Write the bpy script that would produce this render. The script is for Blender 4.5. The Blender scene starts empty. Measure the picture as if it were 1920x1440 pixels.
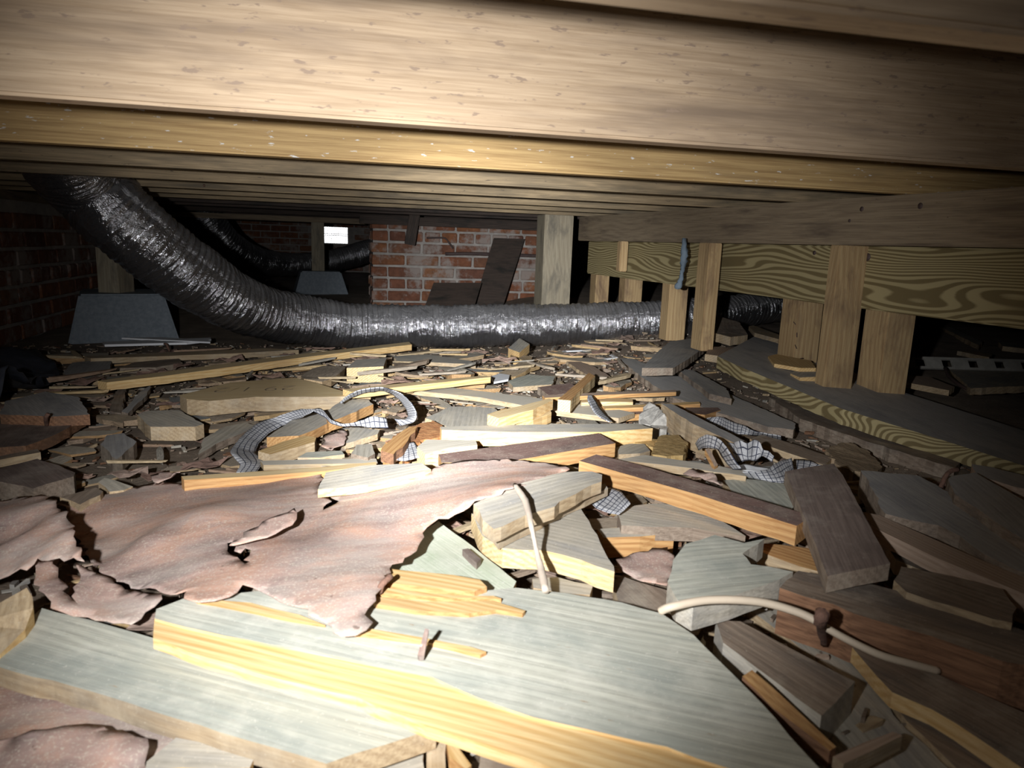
import bpy, bmesh, math, random
from mathutils import Vector, Matrix, noise
from mathutils.geometry import delaunay_2d_cdt

S = bpy.context.scene
C = S.collection
RND = random.Random(7)

# ------------------------------------------------------------------ camera
CAMZ = 0.45
FPX = 1350.0
yaw, pitch, roll = (math.radians(a) for a in (13.39, 11.02, 2.04))
FW = Vector((math.sin(yaw) * math.cos(pitch), math.cos(yaw) * math.cos(pitch), -math.sin(pitch)))
R0 = Vector((math.cos(yaw), -math.sin(yaw), 0))
U0 = R0.cross(FW)
RT = R0 * math.cos(roll) + U0 * math.sin(roll)
UP = U0 * math.cos(roll) - R0 * math.sin(roll)
CO = Vector((0, 0, CAMZ))
cam = bpy.data.cameras.new('camera')
cam.sensor_width = 36
cam.lens = 36 * FPX / 1920
cam.clip_start = 0.02
cam.dof.use_dof = True
cam.dof.focus_distance = 1.75
cam.dof.aperture_fstop = 10
camo = bpy.data.objects.new('camera', cam)
C.objects.link(camo)
camo.matrix_world = Matrix.Translation(CO) @ Matrix((RT, UP, -FW)).transposed().to_4x4()
S.camera = camo

# ------------------------------------------------------------------ world, lamp, exposure
W = bpy.data.worlds.new('daylight')
S.world = W
W.use_nodes = True
W.node_tree.nodes['Background'].inputs[0].default_value = (0.95, 0.98, 1.0, 1)
W.node_tree.nodes['Background'].inputs[1].default_value = 3.0

def ray(px, py):
    return RT * ((px - 960) / FPX) - UP * ((py - 720) / FPX) + FW
def atz(px, py, z):
    d = ray(px, py)
    return CO + d * ((z - CAMZ) / d.z)
def atd(px, py, depth):
    return CO + ray(px, py) * depth
def aty(px, py, Y):
    d = ray(px, py)
    return CO + d * (Y / d.y)
def atx(px, py, X):
    d = ray(px, py)
    return CO + d * (X / d.x)

def torch(name, loc, aim, energy, size, blend, col, rad=0.012):
    L = bpy.data.lights.new(name, 'SPOT')
    L.energy = energy
    L.spot_size = math.radians(size)
    L.spot_blend = blend
    L.color = col
    L.shadow_soft_size = rad
    o = bpy.data.objects.new(name, L)
    C.objects.link(o)
    o.location = loc
    o.rotation_euler = (Vector(aim) - Vector(loc)).to_track_quat('-Z', 'Y').to_euler()
    return o
TORCH = Vector((-0.17, 0.02, CAMZ + 0.025))
torch('torch_hotspot', TORCH, atd(930, 650, 2.2), 360, 35, 1.0, (0.96, 0.98, 1.0))
torch('torch_beam', TORCH, atd(930, 700, 2.2), 104, 77, 1.0, (0.97, 0.98, 1.0))
torch('torch_spill', TORCH, atd(700, 640, 1.0), 8.5, 135, 1.0, (1.0, 0.98, 0.96))

S.view_settings.view_transform = 'Standard'
S.view_settings.look = 'None'
S.view_settings.gamma = 1
S.view_settings.use_curve_mapping = False
S.view_settings.exposure = 0.0

# ------------------------------------------------------------------ materials
def nodes(name):
    m = bpy.data.materials.new(name)
    m.use_nodes = True
    t = m.node_tree
    return m, t.nodes, t.links, t.nodes['Principled BSDF']

def ramp(N, stops, interp='LINEAR'):
    r = N.new('ShaderNodeValToRGB')
    r.color_ramp.interpolation = interp
    e = r.color_ramp.elements
    while len(e) < len(stops):
        e.new(0.5)
    for k, (p, c) in enumerate(stops):
        e[k].position = p
        e[k].color = (c[0], c[1], c[2], 1) if not isinstance(c, (int, float)) else (c, c, c, 1)
    return r

def coords(N, L, scale, rnd=True):
    tc = N.new('ShaderNodeTexCoord')
    src = tc.outputs['Object']
    if rnd:
        oi = N.new('ShaderNodeObjectInfo')
        mu = N.new('ShaderNodeVectorMath'); mu.operation = 'SCALE'
        mu.inputs[0].default_value = (17.3, 9.1, 5.7)
        L.new(oi.outputs['Random'], mu.inputs['Scale'])
        ad = N.new('ShaderNodeVectorMath'); ad.operation = 'ADD'
        L.new(src, ad.inputs[0]); L.new(mu.outputs[0], ad.inputs[1])
        src = ad.outputs[0]
    out = []
    for s in scale:
        mp = N.new('ShaderNodeMapping')
        mp.inputs['Scale'].default_value = s
        L.new(src, mp.inputs['Vector'])
        out.append(mp.outputs[0])
    return out

def noi(N, L, vec, scale, detail=4, rough=0.6, dist=0.0):
    n = N.new('ShaderNodeTexNoise')
    n.inputs['Scale'].default_value = scale
    n.inputs['Detail'].default_value = detail
    n.inputs['Roughness'].default_value = rough
    n.inputs['Distortion'].default_value = dist
    if vec is not None:
        L.new(vec, n.inputs['Vector'])
    return n.outputs['Fac']

def mix(N, L, fac, a, b, mode='MIX'):
    m = N.new('ShaderNodeMix'); m.data_type = 'RGBA'; m.blend_type = mode
    if isinstance(fac, (int, float)): m.inputs['Factor'].default_value = fac
    else: L.new(fac, m.inputs['Factor'])
    for v, k in ((a, 'A'), (b, 'B')):
        i = [q for q in m.inputs if q.name == k and q.type == 'RGBA'][0]
        if isinstance(v, tuple): i.default_value = (*v[:3], 1)
        else: L.new(v, i)
    return [q for q in m.outputs if q.type == 'RGBA'][0]

def varied(N, L, col, amt):
    oi = N.new('ShaderNodeObjectInfo')
    mr = N.new('ShaderNodeMapRange')
    mr.inputs['To Min'].default_value = 1 - amt
    mr.inputs['To Max'].default_value = 1 + amt
    L.new(oi.outputs['Random'], mr.inputs['Value'])
    hs = N.new('ShaderNodeHueSaturation')
    L.new(mr.outputs[0], hs.inputs['Value'])
    L.new(col, hs.inputs['Color'])
    return hs.outputs['Color']

def bump(N, L, P, h, strength, dist):
    b = N.new('ShaderNodeBump')
    b.inputs['Strength'].default_value = strength
    b.inputs['Distance'].default_value = dist
    L.new(h, b.inputs['Height'])
    L.new(b.outputs[0], P.inputs['Normal'])

def wood(name, light, dark, rv=(1.1, 1, 1), midamp=6.0, stain=None, stain_lo=0.5, stain_hi=0.7, ring=14.0, fine=90.0, rings=0.6,
         spots=None, spot_lo=0.68, dust=None, dust_lo=0.62, var=0.14, rough=0.75, bs=0.35, stain_scale=(3, 9, 9), cath=1.2):
    m, N, L, P = nodes(name)
    v0, v1, v2, v3 = coords(N, L, [rv, (fine * 0.1, fine * 4, fine * 4), stain_scale, (1, 1, 1)])
    # growth rings: bands across the grain, bent by slow noise
    slow = noi(N, L, v0, 2.0, 1.2, 0.4)
    ax = N.new('ShaderNodeSeparateXYZ'); L.new(v3, ax.inputs[0])
    ma = N.new('ShaderNodeMath'); ma.operation = 'MULTIPLY_ADD'
    L.new(slow, ma.inputs[0]); ma.inputs[1].default_value = cath / 10.0
    sm = N.new('ShaderNodeMath'); sm.operation = 'ADD'
    L.new(ax.outputs['Y'], sm.inputs[0]); L.new(ax.outputs['Z'], sm.inputs[1])
    L.new(sm.outputs[0], ma.inputs[2])
    fr = N.new('ShaderNodeMath'); fr.operation = 'MULTIPLY'
    L.new(ma.outputs[0], fr.inputs[0]); fr.inputs[1].default_value = ring * 60
    mid = noi(N, L, coords(N, L, [(1.2, 22, 22)])[0], 1.0, 2, 0.5)
    ph = N.new('ShaderNodeMath'); ph.operation = 'MULTIPLY_ADD'
    L.new(mid, ph.inputs[0]); ph.inputs[1].default_value = midamp; L.new(fr.outputs[0], ph.inputs[2])
    sn = N.new('ShaderNodeMath'); sn.operation = 'SINE'
    L.new(ph.outputs[0], sn.inputs[0])
    mr = N.new('ShaderNodeMapRange'); L.new(sn.outputs[0], mr.inputs['Value'])
    mr.inputs['From Min'].default_value = -1
    mr.inputs['To Min'].default_value = 0; mr.inputs['To Max'].default_value = 1
    g = noi(N, L, v1, 1.0, 5, 0.65, 0.2)
    mm = N.new('ShaderNodeMix'); mm.data_type = 'FLOAT'
    mm.inputs[0].default_value = rings if rings > 0.7 else rings * 0.3
    L.new(g, mm.inputs[2]); L.new(mr.outputs[0], mm.inputs[3])
    r = ramp(N, [(0.34, dark), (0.63, light)])
    L.new(mm.outputs[0], r.inputs[0])
    col = r.outputs[0]
    if stain:
        sn_ = noi(N, L, v2, 1.6, 4, 0.65, 0.4)
        rr = ramp(N, [(stain_lo, 0.0), (stain_hi, 1.0)])
        L.new(sn_, rr.inputs[0])
        gg = mix(N, L, 0.45, stain, mix(N, L, 1.0, col, stain, 'MULTIPLY'))
        # stains keep the grain
        col = mix(N, L, rr.outputs[0], col, gg)
    if spots:
        s_ = noi(N, L, coords(N, L, [(40, 130, 130)])[0], 1.0, 3, 0.6)
        rr = ramp(N, [(spot_lo, 0.0), (spot_lo + 0.06, 1.0)])
        L.new(s_, rr.inputs[0])
        col = mix(N, L, rr.outputs[0], col, spots)
    if dust:
        pd = noi(N, L, v3, 16.0, 5, 0.7)
        pr = ramp(N, [(0.48, 0.0), (0.68, 0.5)]); L.new(pd, pr.inputs[0])
        col = mix(N, L, pr.outputs[0], col, tuple(0.55 * a + 0.45 * b for a, b in zip(dust, light)))
        s_ = noi(N, L, v3, 260.0, 3, 0.7)
        rr = ramp(N, [(dust_lo, 0.0), (dust_lo + 0.1, 0.8)])
        L.new(s_, rr.inputs[0])
        col = mix(N, L, rr.outputs[0], col, dust)
    col = varied(N, L, col, var)
    L.new(col, P.inputs['Base Color'])
    P.inputs['Roughness'].default_value = rough
    P.inputs['Specular IOR Level'].default_value = 0.25
    bump(N, L, P, mm.outputs[0], bs, 0.0015)
    return m

DUST = (0.62, 0.56, 0.45)
M = {}
M['joist'] = wood('joist wood', (0.42, 0.315, 0.21), (0.30, 0.215, 0.135), stain=(0.29, 0.225, 0.165), stain_lo=0.48, stain_hi=0.75,
                  ring=5, rings=0.25, spots=(0.24, 0.175, 0.125), spot_lo=0.62, stain_scale=(1.5, 12, 12), var=0.08, bs=0.15)
M['joist_gold'] = wood('golden joist wood', (0.46, 0.315, 0.14), (0.30, 0.19, 0.08), ring=6, rings=0.5, cath=0.6,
                  stain=(0.30, 0.23, 0.14), stain_lo=0.55, stain_hi=0.8, spots=(0.6, 0.58, 0.54), spot_lo=0.65, stain_scale=(1.5, 10, 10), var=0.06, bs=0.15)
M['joist_grey'] = wood('greyed joist wood', (0.36, 0.27, 0.16), (0.20, 0.15, 0.09), stain=(0.19, 0.16, 0.115), stain_lo=0.42, stain_hi=0.7,
                  ring=6, rings=0.35, spots=(0.11, 0.085, 0.06), spot_lo=0.68, stain_scale=(2, 14, 14), var=0.12, bs=0.2)
M['girder'] = wood('girder wood', (0.30, 0.235, 0.155), (0.20, 0.15, 0.10), stain=(0.17, 0.13, 0.10), ring=5, rings=0.3, stain_scale=(1.5, 14, 14),
                   spots=(0.10, 0.07, 0.05), spot_lo=0.7, var=0.05, bs=0.2)
M['treated'] = wood('treated pine', (0.38, 0.315, 0.165), (0.17, 0.13, 0.06), ring=9, rings=0.75, cath=1.6, rv=(1.0, 6, 6), midamp=2.0, var=0.05, bs=0.15)
M['post'] = wood('post wood', (0.50, 0.36, 0.19), (0.34, 0.22, 0.11), stain=(0.27, 0.19, 0.13), stain_lo=0.5, stain_hi=0.72, ring=7, rings=0.45, spots=(0.2, 0.12, 0.07), spot_lo=0.72, stain_scale=(4, 10, 10))
M['post_grey'] = wood('grey post wood', (0.36, 0.315, 0.23), (0.24, 0.20, 0.14), stain=(0.24, 0.22, 0.18), ring=5, rings=0.3, stain_scale=(4, 12, 12))
M['oldboard_unlit_joist'] = wood('old dark board and unlit joist', (0.085, 0.062, 0.05), (0.045, 0.033, 0.027), stain=(0.05, 0.045, 0.04), ring=8, rings=0.4)
M['grey'] = wood('weathered grey wood', (0.53, 0.49, 0.41), (0.35, 0.32, 0.26), stain=(0.42, 0.42, 0.42), stain_lo=0.45, stain_hi=0.7, ring=9, rings=0.4,
                 dust=DUST, dust_lo=0.6, spots=(0.24, 0.19, 0.14), spot_lo=0.72)
M['greygreen'] = wood('grey green weathered wood', (0.56, 0.56, 0.47), (0.36, 0.355, 0.30), stain=(0.45, 0.475, 0.44), stain_lo=0.4, stain_hi=0.65, ring=9,
                 rings=0.5, dust=(0.7, 0.68, 0.6), dust_lo=0.64, spots=(0.34, 0.27, 0.19), spot_lo=0.7, var=0.05)
M['mint'] = wood('mouldy mint wood', (0.60, 0.64, 0.52), (0.46, 0.50, 0.40), stain=(0.56, 0.64, 0.50), ring=6, rings=0.15, dust=(0.75, 0.75, 0.68), dust_lo=0.6, var=0.03)
M['brown'] = wood('brown weathered wood', (0.30, 0.235, 0.18), (0.18, 0.135, 0.10), stain=(0.22, 0.19, 0.165), ring=9, rings=0.35, dust=DUST, dust_lo=0.66)
M['dark'] = wood('dark stained wood', (0.23, 0.18, 0.155), (0.15, 0.115, 0.10), stain=(0.20, 0.16, 0.14), ring=9, rings=0.2, dust=(0.5, 0.45, 0.38), dust_lo=0.66)
M['purple'] = wood('varnished floor face', (0.25, 0.16, 0.135), (0.165, 0.105, 0.09), stain=(0.24, 0.19, 0.17), ring=9, rings=0.2, dust=(0.6, 0.53, 0.43), dust_lo=0.6)
M['slate'] = wood('slate grey wood', (0.43, 0.42, 0.405), (0.30, 0.29, 0.28), stain=(0.36, 0.36, 0.365), ring=9, rings=0.25, dust=(0.45, 0.42, 0.37), dust_lo=0.66)
M['tan'] = wood('tan wood', (0.52, 0.40, 0.25), (0.34, 0.24, 0.14), stain=(0.38, 0.33, 0.26), ring=10, rings=0.4, dust=DUST, dust_lo=0.64)
M['yellow'] = wood('fresh split pine', (0.72, 0.53, 0.27), (0.55, 0.34, 0.13), ring=11, rings=0.55, stain=(0.62, 0.45, 0.26), stain_lo=0.52, stain_hi=0.8, var=0.08)
M['orange'] = wood('orange split wood', (0.58, 0.35, 0.15), (0.38, 0.19, 0.07), ring=12, rings=0.55, stain=(0.5, 0.33, 0.17), stain_lo=0.5, stain_hi=0.8, var=0.12)
M['pale'] = wood('new pine', (0.72, 0.58, 0.35), (0.54, 0.37, 0.17), ring=14, rings=0.55, var=0.06, cath=0.8)
M['white'] = wood('whitish lath', (0.62, 0.58, 0.50), (0.46, 0.42, 0.34), ring=9, rings=0.3, var=0.05)
M['red'] = wood('rotten red wood', (0.30, 0.16, 0.09), (0.14, 0.07, 0.04), ring=10, rings=0.4, stain=(0.23, 0.15, 0.10), bs=0.7)
M['pinkwood'] = wood('pinkish wood', (0.46, 0.35, 0.27), (0.34, 0.245, 0.18), ring=14, rings=0.45)

def grain_end(name, a, b):
    m, N, L, P = nodes(name)
    v, = coords(N, L, [(1, 1, 1)])
    n = noi(N, L, v, 60, 4, 0.7)
    r = ramp(N, [(0.35, a), (0.68, b)]); L.new(n, r.inputs[0])
    L.new(varied(N, L, r.outputs[0], 0.15), P.inputs['Base Color'])
    P.inputs['Roughness'].default_value = 0.9
    bump(N, L, P, n, 0.8, 0.004)
    return m
M['foam'] = grain_end('crumbly tan foam', (0.38, 0.25, 0.09), (0.62, 0.44, 0.20))
M['rotorange'] = grain_end('crumbly orange rot', (0.34, 0.13, 0.04), (0.60, 0.30, 0.12))
M['concrete'] = grain_end('pier concrete', (0.17, 0.20, 0.23), (0.25, 0.28, 0.31))
M['mound'] = grain_end('sawdust', (0.25, 0.18, 0.11), (0.40, 0.30, 0.19))
M['crumbgrey'] = grain_end('grey crumbling mortar', (0.26, 0.25, 0.23), (0.46, 0.44, 0.40))
M['rust'] = grain_end('rusted iron', (0.10, 0.055, 0.04), (0.22, 0.12, 0.085))

# small rubble: one material whose tint comes from each piece's own random value
def rubble_mat(name, stops, sat=1.0):
    m, N, L, P = nodes(name)
    oi = N.new('ShaderNodeObjectInfo')
    r = ramp(N, stops, 'CONSTANT'); L.new(oi.outputs['Random'], r.inputs[0])
    v1, v3 = coords(N, L, [(5, 45, 45), (1, 1, 1)])
    g = noi(N, L, v1, 1.6, 4, 0.65, 0.3)
    rr = ramp(N, [(0.3, 0.5), (0.7, 1.15)]); L.new(g, rr.inputs[0])
    col = mix(N, L, 1.0, r.outputs[0], rr.outputs[0], 'MULTIPLY')
    s_ = noi(N, L, v3, 240.0, 3, 0.7)
    r2 = ramp(N, [(0.6, 0.0), (0.72, 0.7)]); L.new(s_, r2.inputs[0])
    col = mix(N, L, r2.outputs[0], col, DUST)
    L.new(col, P.inputs['Base Color'])
    P.inputs['Roughness'].default_value = 0.85
    P.inputs['Specular IOR Level'].default_value = 0.2
    bump(N, L, P, g, 0.5, 0.002)
    return m
M['chip'] = rubble_mat('weathered chips', [(0, (0.42, 0.39, 0.33)), (0.16, (0.46, 0.38, 0.29)), (0.32, (0.31, 0.24, 0.18)), (0.48, (0.50, 0.40, 0.28)),
                                         (0.62, (0.36, 0.37, 0.36)), (0.78, (0.42, 0.32, 0.24)), (0.9, (0.56, 0.50, 0.40))])
M['chipside'] = rubble_mat('chip sides', [(0, (0.50, 0.36, 0.21)), (0.3, (0.40, 0.29, 0.19)), (0.5, (0.55, 0.38, 0.19)), (0.7, (0.38, 0.28, 0.20)), (0.85, (0.5, 0.31, 0.15))])
M['splint'] = rubble_mat('splinters', [(0, (0.54, 0.42, 0.26)), (0.2, (0.44, 0.37, 0.29)), (0.4, (0.58, 0.42, 0.22)), (0.55, (0.34, 0.26, 0.19)), (0.7, (0.5, 0.46, 0.39)), (0.85, (0.37, 0.25, 0.17))])
M['scrap'] = rubble_mat('paper scraps', [(0, (0.40, 0.26, 0.20)), (0.3, (0.30, 0.19, 0.15)), (0.5, (0.47, 0.32, 0.25)), (0.75, (0.36, 0.26, 0.21))])

def paper_mat():
    m, N, L, P = nodes('red rosin paper')
    v, w, z = coords(N, L, [(1, 1, 1), (2.2, 7, 7), (5, 26, 26)], rnd=False)
    a = noi(N, L, v, 6.0, 6, 0.65, 0.6)
    r = ramp(N, [(0.36, (0.37, 0.275, 0.25)), (0.48, (0.47, 0.325, 0.275)), (0.58, (0.55, 0.34, 0.255)), (0.66, (0.47, 0.33, 0.28))]); L.new(a, r.inputs[0])
    col = r.outputs[0]
    b = noi(N, L, w, 1.3, 5, 0.7, 0.4)
    rb = ramp(N, [(0.47, 0.0), (0.62, 0.8)]); L.new(b, rb.inputs[0])
    col = mix(N, L, rb.outputs[0], col, (0.45, 0.385, 0.345))
    c = noi(N, L, z, 1.0, 4, 0.7, 0.3)
    rc = ramp(N, [(0.40, 0.78), (0.6, 1.08)]); L.new(c, rc.inputs[0])
    col = mix(N, L, 1.0, col, rc.outputs[0], 'MULTIPLY')
    s = noi(N, L, v, 330.0, 3, 0.8)
    rs = ramp(N, [(0.53, 0.0), (0.64, 0.7)]); L.new(s, rs.inputs[0])
    col = mix(N, L, rs.outputs[0], col, (0.62, 0.55, 0.45))
    k = noi(N, L, v, 48.0, 3, 0.6)
    rk = ramp(N, [(0.26, 0.7), (0.30, 0.0)]); L.new(k, rk.inputs[0])
    col = mix(N, L, rk.outputs[0], col, (0.10, 0.065, 0.05))
    L.new(col, P.inputs['Base Color'])
    P.inputs['Roughness'].default_value = 0.9
    P.inputs['Specular IOR Level'].default_value = 0.15
    bump(N, L, P, s, 0.3, 0.001)
    return m
M['paper'] = paper_mat()

def brick_mat():
    m, N, L, P = nodes('old red brick')
    v, = coords(N, L, [(1, 1, 1)])
    a = noi(N, L, v, 22.0, 5, 0.65)
    oi = N.new('ShaderNodeObjectInfo')
    r0 = ramp(N, [(0, (0.24, 0.088, 0.042)), (0.35, (0.17, 0.07, 0.042)), (0.6, (0.28, 0.11, 0.045)), (0.8, (0.14, 0.06, 0.042)), (1, (0.29, 0.13, 0.06))])
    L.new(oi.outputs['Random'], r0.inputs[0])
    r = ramp(N, [(0.3, 0.6), (0.7, 1.2)]); L.new(a, r.inputs[0])
    col = mix(N, L, 1.0, r0.outputs[0], r.outputs[0], 'MULTIPLY')
    g = N.new('ShaderNodeNewGeometry')
    b = noi(N, L, g.outputs['Position'], 5.0, 6, 0.72)
    rb = ramp(N, [(0.48, 0.0), (0.58, 0.85)]); L.new(b, rb.inputs[0])
    col = mix(N, L, rb.outputs[0], col, (0.33, 0.285, 0.255))
    L.new(col, P.inputs['Base Color'])
    P.inputs['Roughness'].default_value = 0.9
    bump(N, L, P, a, 0.5, 0.004)
    return m
M['brick'] = brick_mat()

def plain(name, col, rough=0.8, metal=0.0, nscale=20, amt=0.25, b=0.0, bd=0.003):
    m, N, L, P = nodes(name)
    v, = coords(N, L, [(1, 1, 1)])
    n = noi(N, L, v, nscale, 4, 0.65)
    r = ramp(N, [(0.3, tuple(c * (1 - amt) for c in col)), (0.7, tuple(min(1, c * (1 + amt)) for c in col))])
    L.new(n, r.inputs[0]); L.new(r.outputs[0], P.inputs['Base Color'])
    P.inputs['Roughness'].default_value = rough
    P.inputs['Metallic'].default_value = metal
    if b: bump(N, L, P, n, b, bd)
    return m
M['mortar'] = plain('lime mortar', (0.36, 0.33, 0.30), nscale=14, b=0.6, bd=0.006)
M['pvc'] = plain('white plastic', (0.75, 0.76, 0.78), 0.5, amt=0.08)
M['wire'] = plain('beige cable sheath', (0.60, 0.50, 0.38), 0.6, amt=0.1)
M['root'] = plain('grey tan root', (0.50, 0.42, 0.34), 0.85, amt=0.2)
M['tarp'] = plain('dark blue grey plastic', (0.045, 0.05, 0.065), 0.4, nscale=9, amt=0.4, b=0.5, bd=0.01)
M['iron'] = plain('dark iron', (0.07, 0.045, 0.04), 0.7, nscale=40)
M['ink'] = plain('pencil marks', (0.16, 0.12, 0.08), 0.9)
M['subfloor'] = wood('subfloor boards', (0.20, 0.15, 0.09), (0.13, 0.09, 0.055), ring=6, rings=0.3)
M['strap'] = plain('perforated grey strap', (0.30, 0.29, 0.26), 0.6)
M['ventbar'] = plain('vent bars', (0.55, 0.22, 0.10), 0.8)
M['blueribbon'] = plain('blue grey cloth', (0.13, 0.17, 0.21), 0.85)

def dirt_mat():
    m, N, L, P = nodes('crawl space dirt')
    v, = coords(N, L, [(1, 1, 1)], rnd=False)
    a = noi(N, L, v, 9.0, 6, 0.7)
    r = ramp(N, [(0.3, (0.12, 0.088, 0.062)), (0.55, (0.21, 0.16, 0.115)), (0.75, (0.32, 0.26, 0.19))]); L.new(a, r.inputs[0])
    s = noi(N, L, v, 140.0, 4, 0.75)
    rs = ramp(N, [(0.60, 0.0), (0.70, 0.8)]); L.new(s, rs.inputs[0])
    col = mix(N, L, rs.outputs[0], r.outputs[0], (0.48, 0.42, 0.30))
    L.new(col, P.inputs['Base Color'])
    P.inputs['Roughness'].default_value = 0.95
    bump(N, L, P, s, 0.8, 0.006)
    return m
M['dirt'] = dirt_mat()

def duct_mat():
    m, N, L, P = nodes('crinkled duct film')
    uv = N.new('ShaderNodeUVMap')
    mp = N.new('ShaderNodeMapping'); mp.inputs['Scale'].default_value = (52, 10, 1); L.new(uv.outputs[0], mp.inputs[0])
    mq = N.new('ShaderNodeMapping'); mq.inputs['Scale'].default_value = (14, 14, 1); L.new(uv.outputs[0], mq.inputs[0])
    a = noi(N, L, mp.outputs[0], 1.0, 5, 0.7, 1.2)
    b = noi(N, L, mq.outputs[0], 1.0, 5, 0.7, 0.8)
    ad = N.new('ShaderNodeMath'); ad.operation = 'ADD'; L.new(a, ad.inputs[0]); L.new(b, ad.inputs[1])
    su = N.new('ShaderNodeSeparateXYZ'); L.new(uv.outputs[0], su.inputs[0])
    rb = N.new('ShaderNodeMath'); rb.operation = 'MULTIPLY_ADD'; L.new(su.outputs[0], rb.inputs[0]); rb.inputs[1].default_value = 2 * math.pi / 0.0125
    rn = N.new('ShaderNodeMath'); rn.operation = 'MULTIPLY'; L.new(b, rn.inputs[0]); rn.inputs[1].default_value = 3.0; L.new(rn.outputs[0], rb.inputs[2])
    rs = N.new('ShaderNodeMath'); rs.operation = 'SINE'; L.new(rb.outputs[0], rs.inputs[0])
    rm = N.new('ShaderNodeMath'); rm.operation = 'MULTIPLY_ADD'; L.new(rs.outputs[0], rm.inputs[0]); rm.inputs[1].default_value = 0.07; L.new(ad.outputs[0], rm.inputs[2])
    bump(N, L, P, rm.outputs[0], 0.8, 0.010)
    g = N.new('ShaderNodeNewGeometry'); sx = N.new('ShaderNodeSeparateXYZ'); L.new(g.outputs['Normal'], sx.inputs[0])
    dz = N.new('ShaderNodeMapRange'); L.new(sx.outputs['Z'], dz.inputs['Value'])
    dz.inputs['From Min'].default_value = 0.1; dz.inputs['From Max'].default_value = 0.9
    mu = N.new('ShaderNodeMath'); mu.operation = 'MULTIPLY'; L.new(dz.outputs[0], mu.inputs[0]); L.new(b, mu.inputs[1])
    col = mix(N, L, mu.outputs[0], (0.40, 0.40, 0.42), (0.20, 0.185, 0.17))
    L.new(col, P.inputs['Base Color'])
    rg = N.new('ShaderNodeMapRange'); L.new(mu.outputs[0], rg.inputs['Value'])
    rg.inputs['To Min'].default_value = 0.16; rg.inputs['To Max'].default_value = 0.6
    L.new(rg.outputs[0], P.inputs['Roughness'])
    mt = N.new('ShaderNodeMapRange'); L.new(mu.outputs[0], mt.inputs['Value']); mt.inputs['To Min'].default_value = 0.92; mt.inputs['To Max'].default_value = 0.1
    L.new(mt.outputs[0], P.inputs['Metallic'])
    P.inputs['Specular IOR Level'].default_value = 0.8
    return m
M['duct'] = duct_mat()

def check_mat():
    m, N, L, P = nodes('checked woven cloth')
    uv = N.new('ShaderNodeUVMap')
    sx = N.new('ShaderNodeSeparateXYZ')
    nz = N.new('ShaderNodeTexNoise'); nz.inputs['Scale'].default_value = 30
    L.new(uv.outputs[0], nz.inputs['Vector'])
    vm = N.new('ShaderNodeVectorMath'); vm.operation = 'MULTIPLY_ADD'
    L.new(nz.outputs['Color'], vm.inputs[0]); vm.inputs[1].default_value = (0.004, 0.004, 0); L.new(uv.outputs[0], vm.inputs[2])
    L.new(vm.outputs[0], sx.inputs[0])
    lines = []
    for ch in ('X', 'Y'):
        a = N.new('ShaderNodeMath'); a.operation = 'MULTIPLY'; L.new(sx.outputs[ch], a.inputs[0]); a.inputs[1].default_value = 1 / 0.0105
        f = N.new('ShaderNodeMath'); f.operation = 'FRACT'; L.new(a.outputs[0], f.inputs[0])
        c = N.new('ShaderNodeMath'); c.operation = 'LESS_THAN'; L.new(f.outputs[0], c.inputs[0]); c.inputs[1].default_value = 0.17
        lines.append(c.outputs[0])
    mx = N.new('ShaderNodeMath'); mx.operation = 'MAXIMUM'; L.new(lines[0], mx.inputs[0]); L.new(lines[1], mx.inputs[1])
    n = noi(N, L, uv.outputs[0], 180, 3, 0.7)
    r = ramp(N, [(0.3, (0.34, 0.345, 0.36)), (0.7, (0.52, 0.52, 0.53))]); L.new(n, r.inputs[0])
    col = mix(N, L, mx.outputs[0], r.outputs[0], (0.045, 0.05, 0.075))
    L.new(col, P.inputs['Base Color'])
    P.inputs['Roughness'].default_value = 0.85
    return m
M['check'] = check_mat()

# ------------------------------------------------------------------ helpers
def tag(o, label=None, cat=None, group=None, kind=None):
    if label: o['label'] = label
    if cat: o['category'] = cat
    if group: o['group'] = group
    if kind: o['kind'] = kind
    return o

def link(name, me, parent=None, mats=None):
    o = bpy.data.objects.new(name, me)
    C.objects.link(o)
    if mats:
        for mt in mats: me.materials.append(M[mt])
    if parent: o.parent = parent
    return o

def from_bm(name, bm, mats, parent=None, smooth=False):
    me = bpy.data.meshes.new(name)
    bmesh.ops.recalc_face_normals(bm, faces=bm.faces)
    bm.to_mesh(me); bm.free()
    if smooth:
        for p in me.polygons: p.use_smooth = True
    return link(name, me, parent, mats)

def box_bm(x0, x1, y0, y1, z0, z1, bm=None, bev=0.0):
    bm = bm or bmesh.new()
    r = bmesh.ops.create_cube(bm, size=1)
    for v in r['verts']:
        v.co = Vector(((x0, x1)[v.co.x > 0], (y0, y1)[v.co.y > 0], (z0, z1)[v.co.z > 0]))
    if bev:
        bmesh.ops.bevel(bm, geom=list({e for v in r['verts'] for e in v.link_edges}), offset=bev, segments=2, affect='EDGES')
    return bm

def frame(A, B, up):
    x = (B - A).normalized()
    y = up.cross(x).normalized()
    z = x.cross(y)
    return Matrix((x, y, z)).transposed().to_4x4()

def beam(name, label, cat, A, B, w, h, mat, up=(0, 0, 1), group=None, bev=0.003, parent=None, kind=None):
    """a sawn timber from A to B (centre of section); w across, h along 'up'; its grain runs along its own X"""
    A, B, up = Vector(A), Vector(B), Vector(up)
    bm = box_bm(0, (B - A).length, -w / 2, w / 2, -h / 2, h / 2, bev=bev)
    o = from_bm(name, bm, [mat] if isinstance(mat, str) else mat, parent)
    o.matrix_world = Matrix.Translation(A) @ frame(A, B, up)
    return tag(o, label, cat, group, kind)

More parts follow.
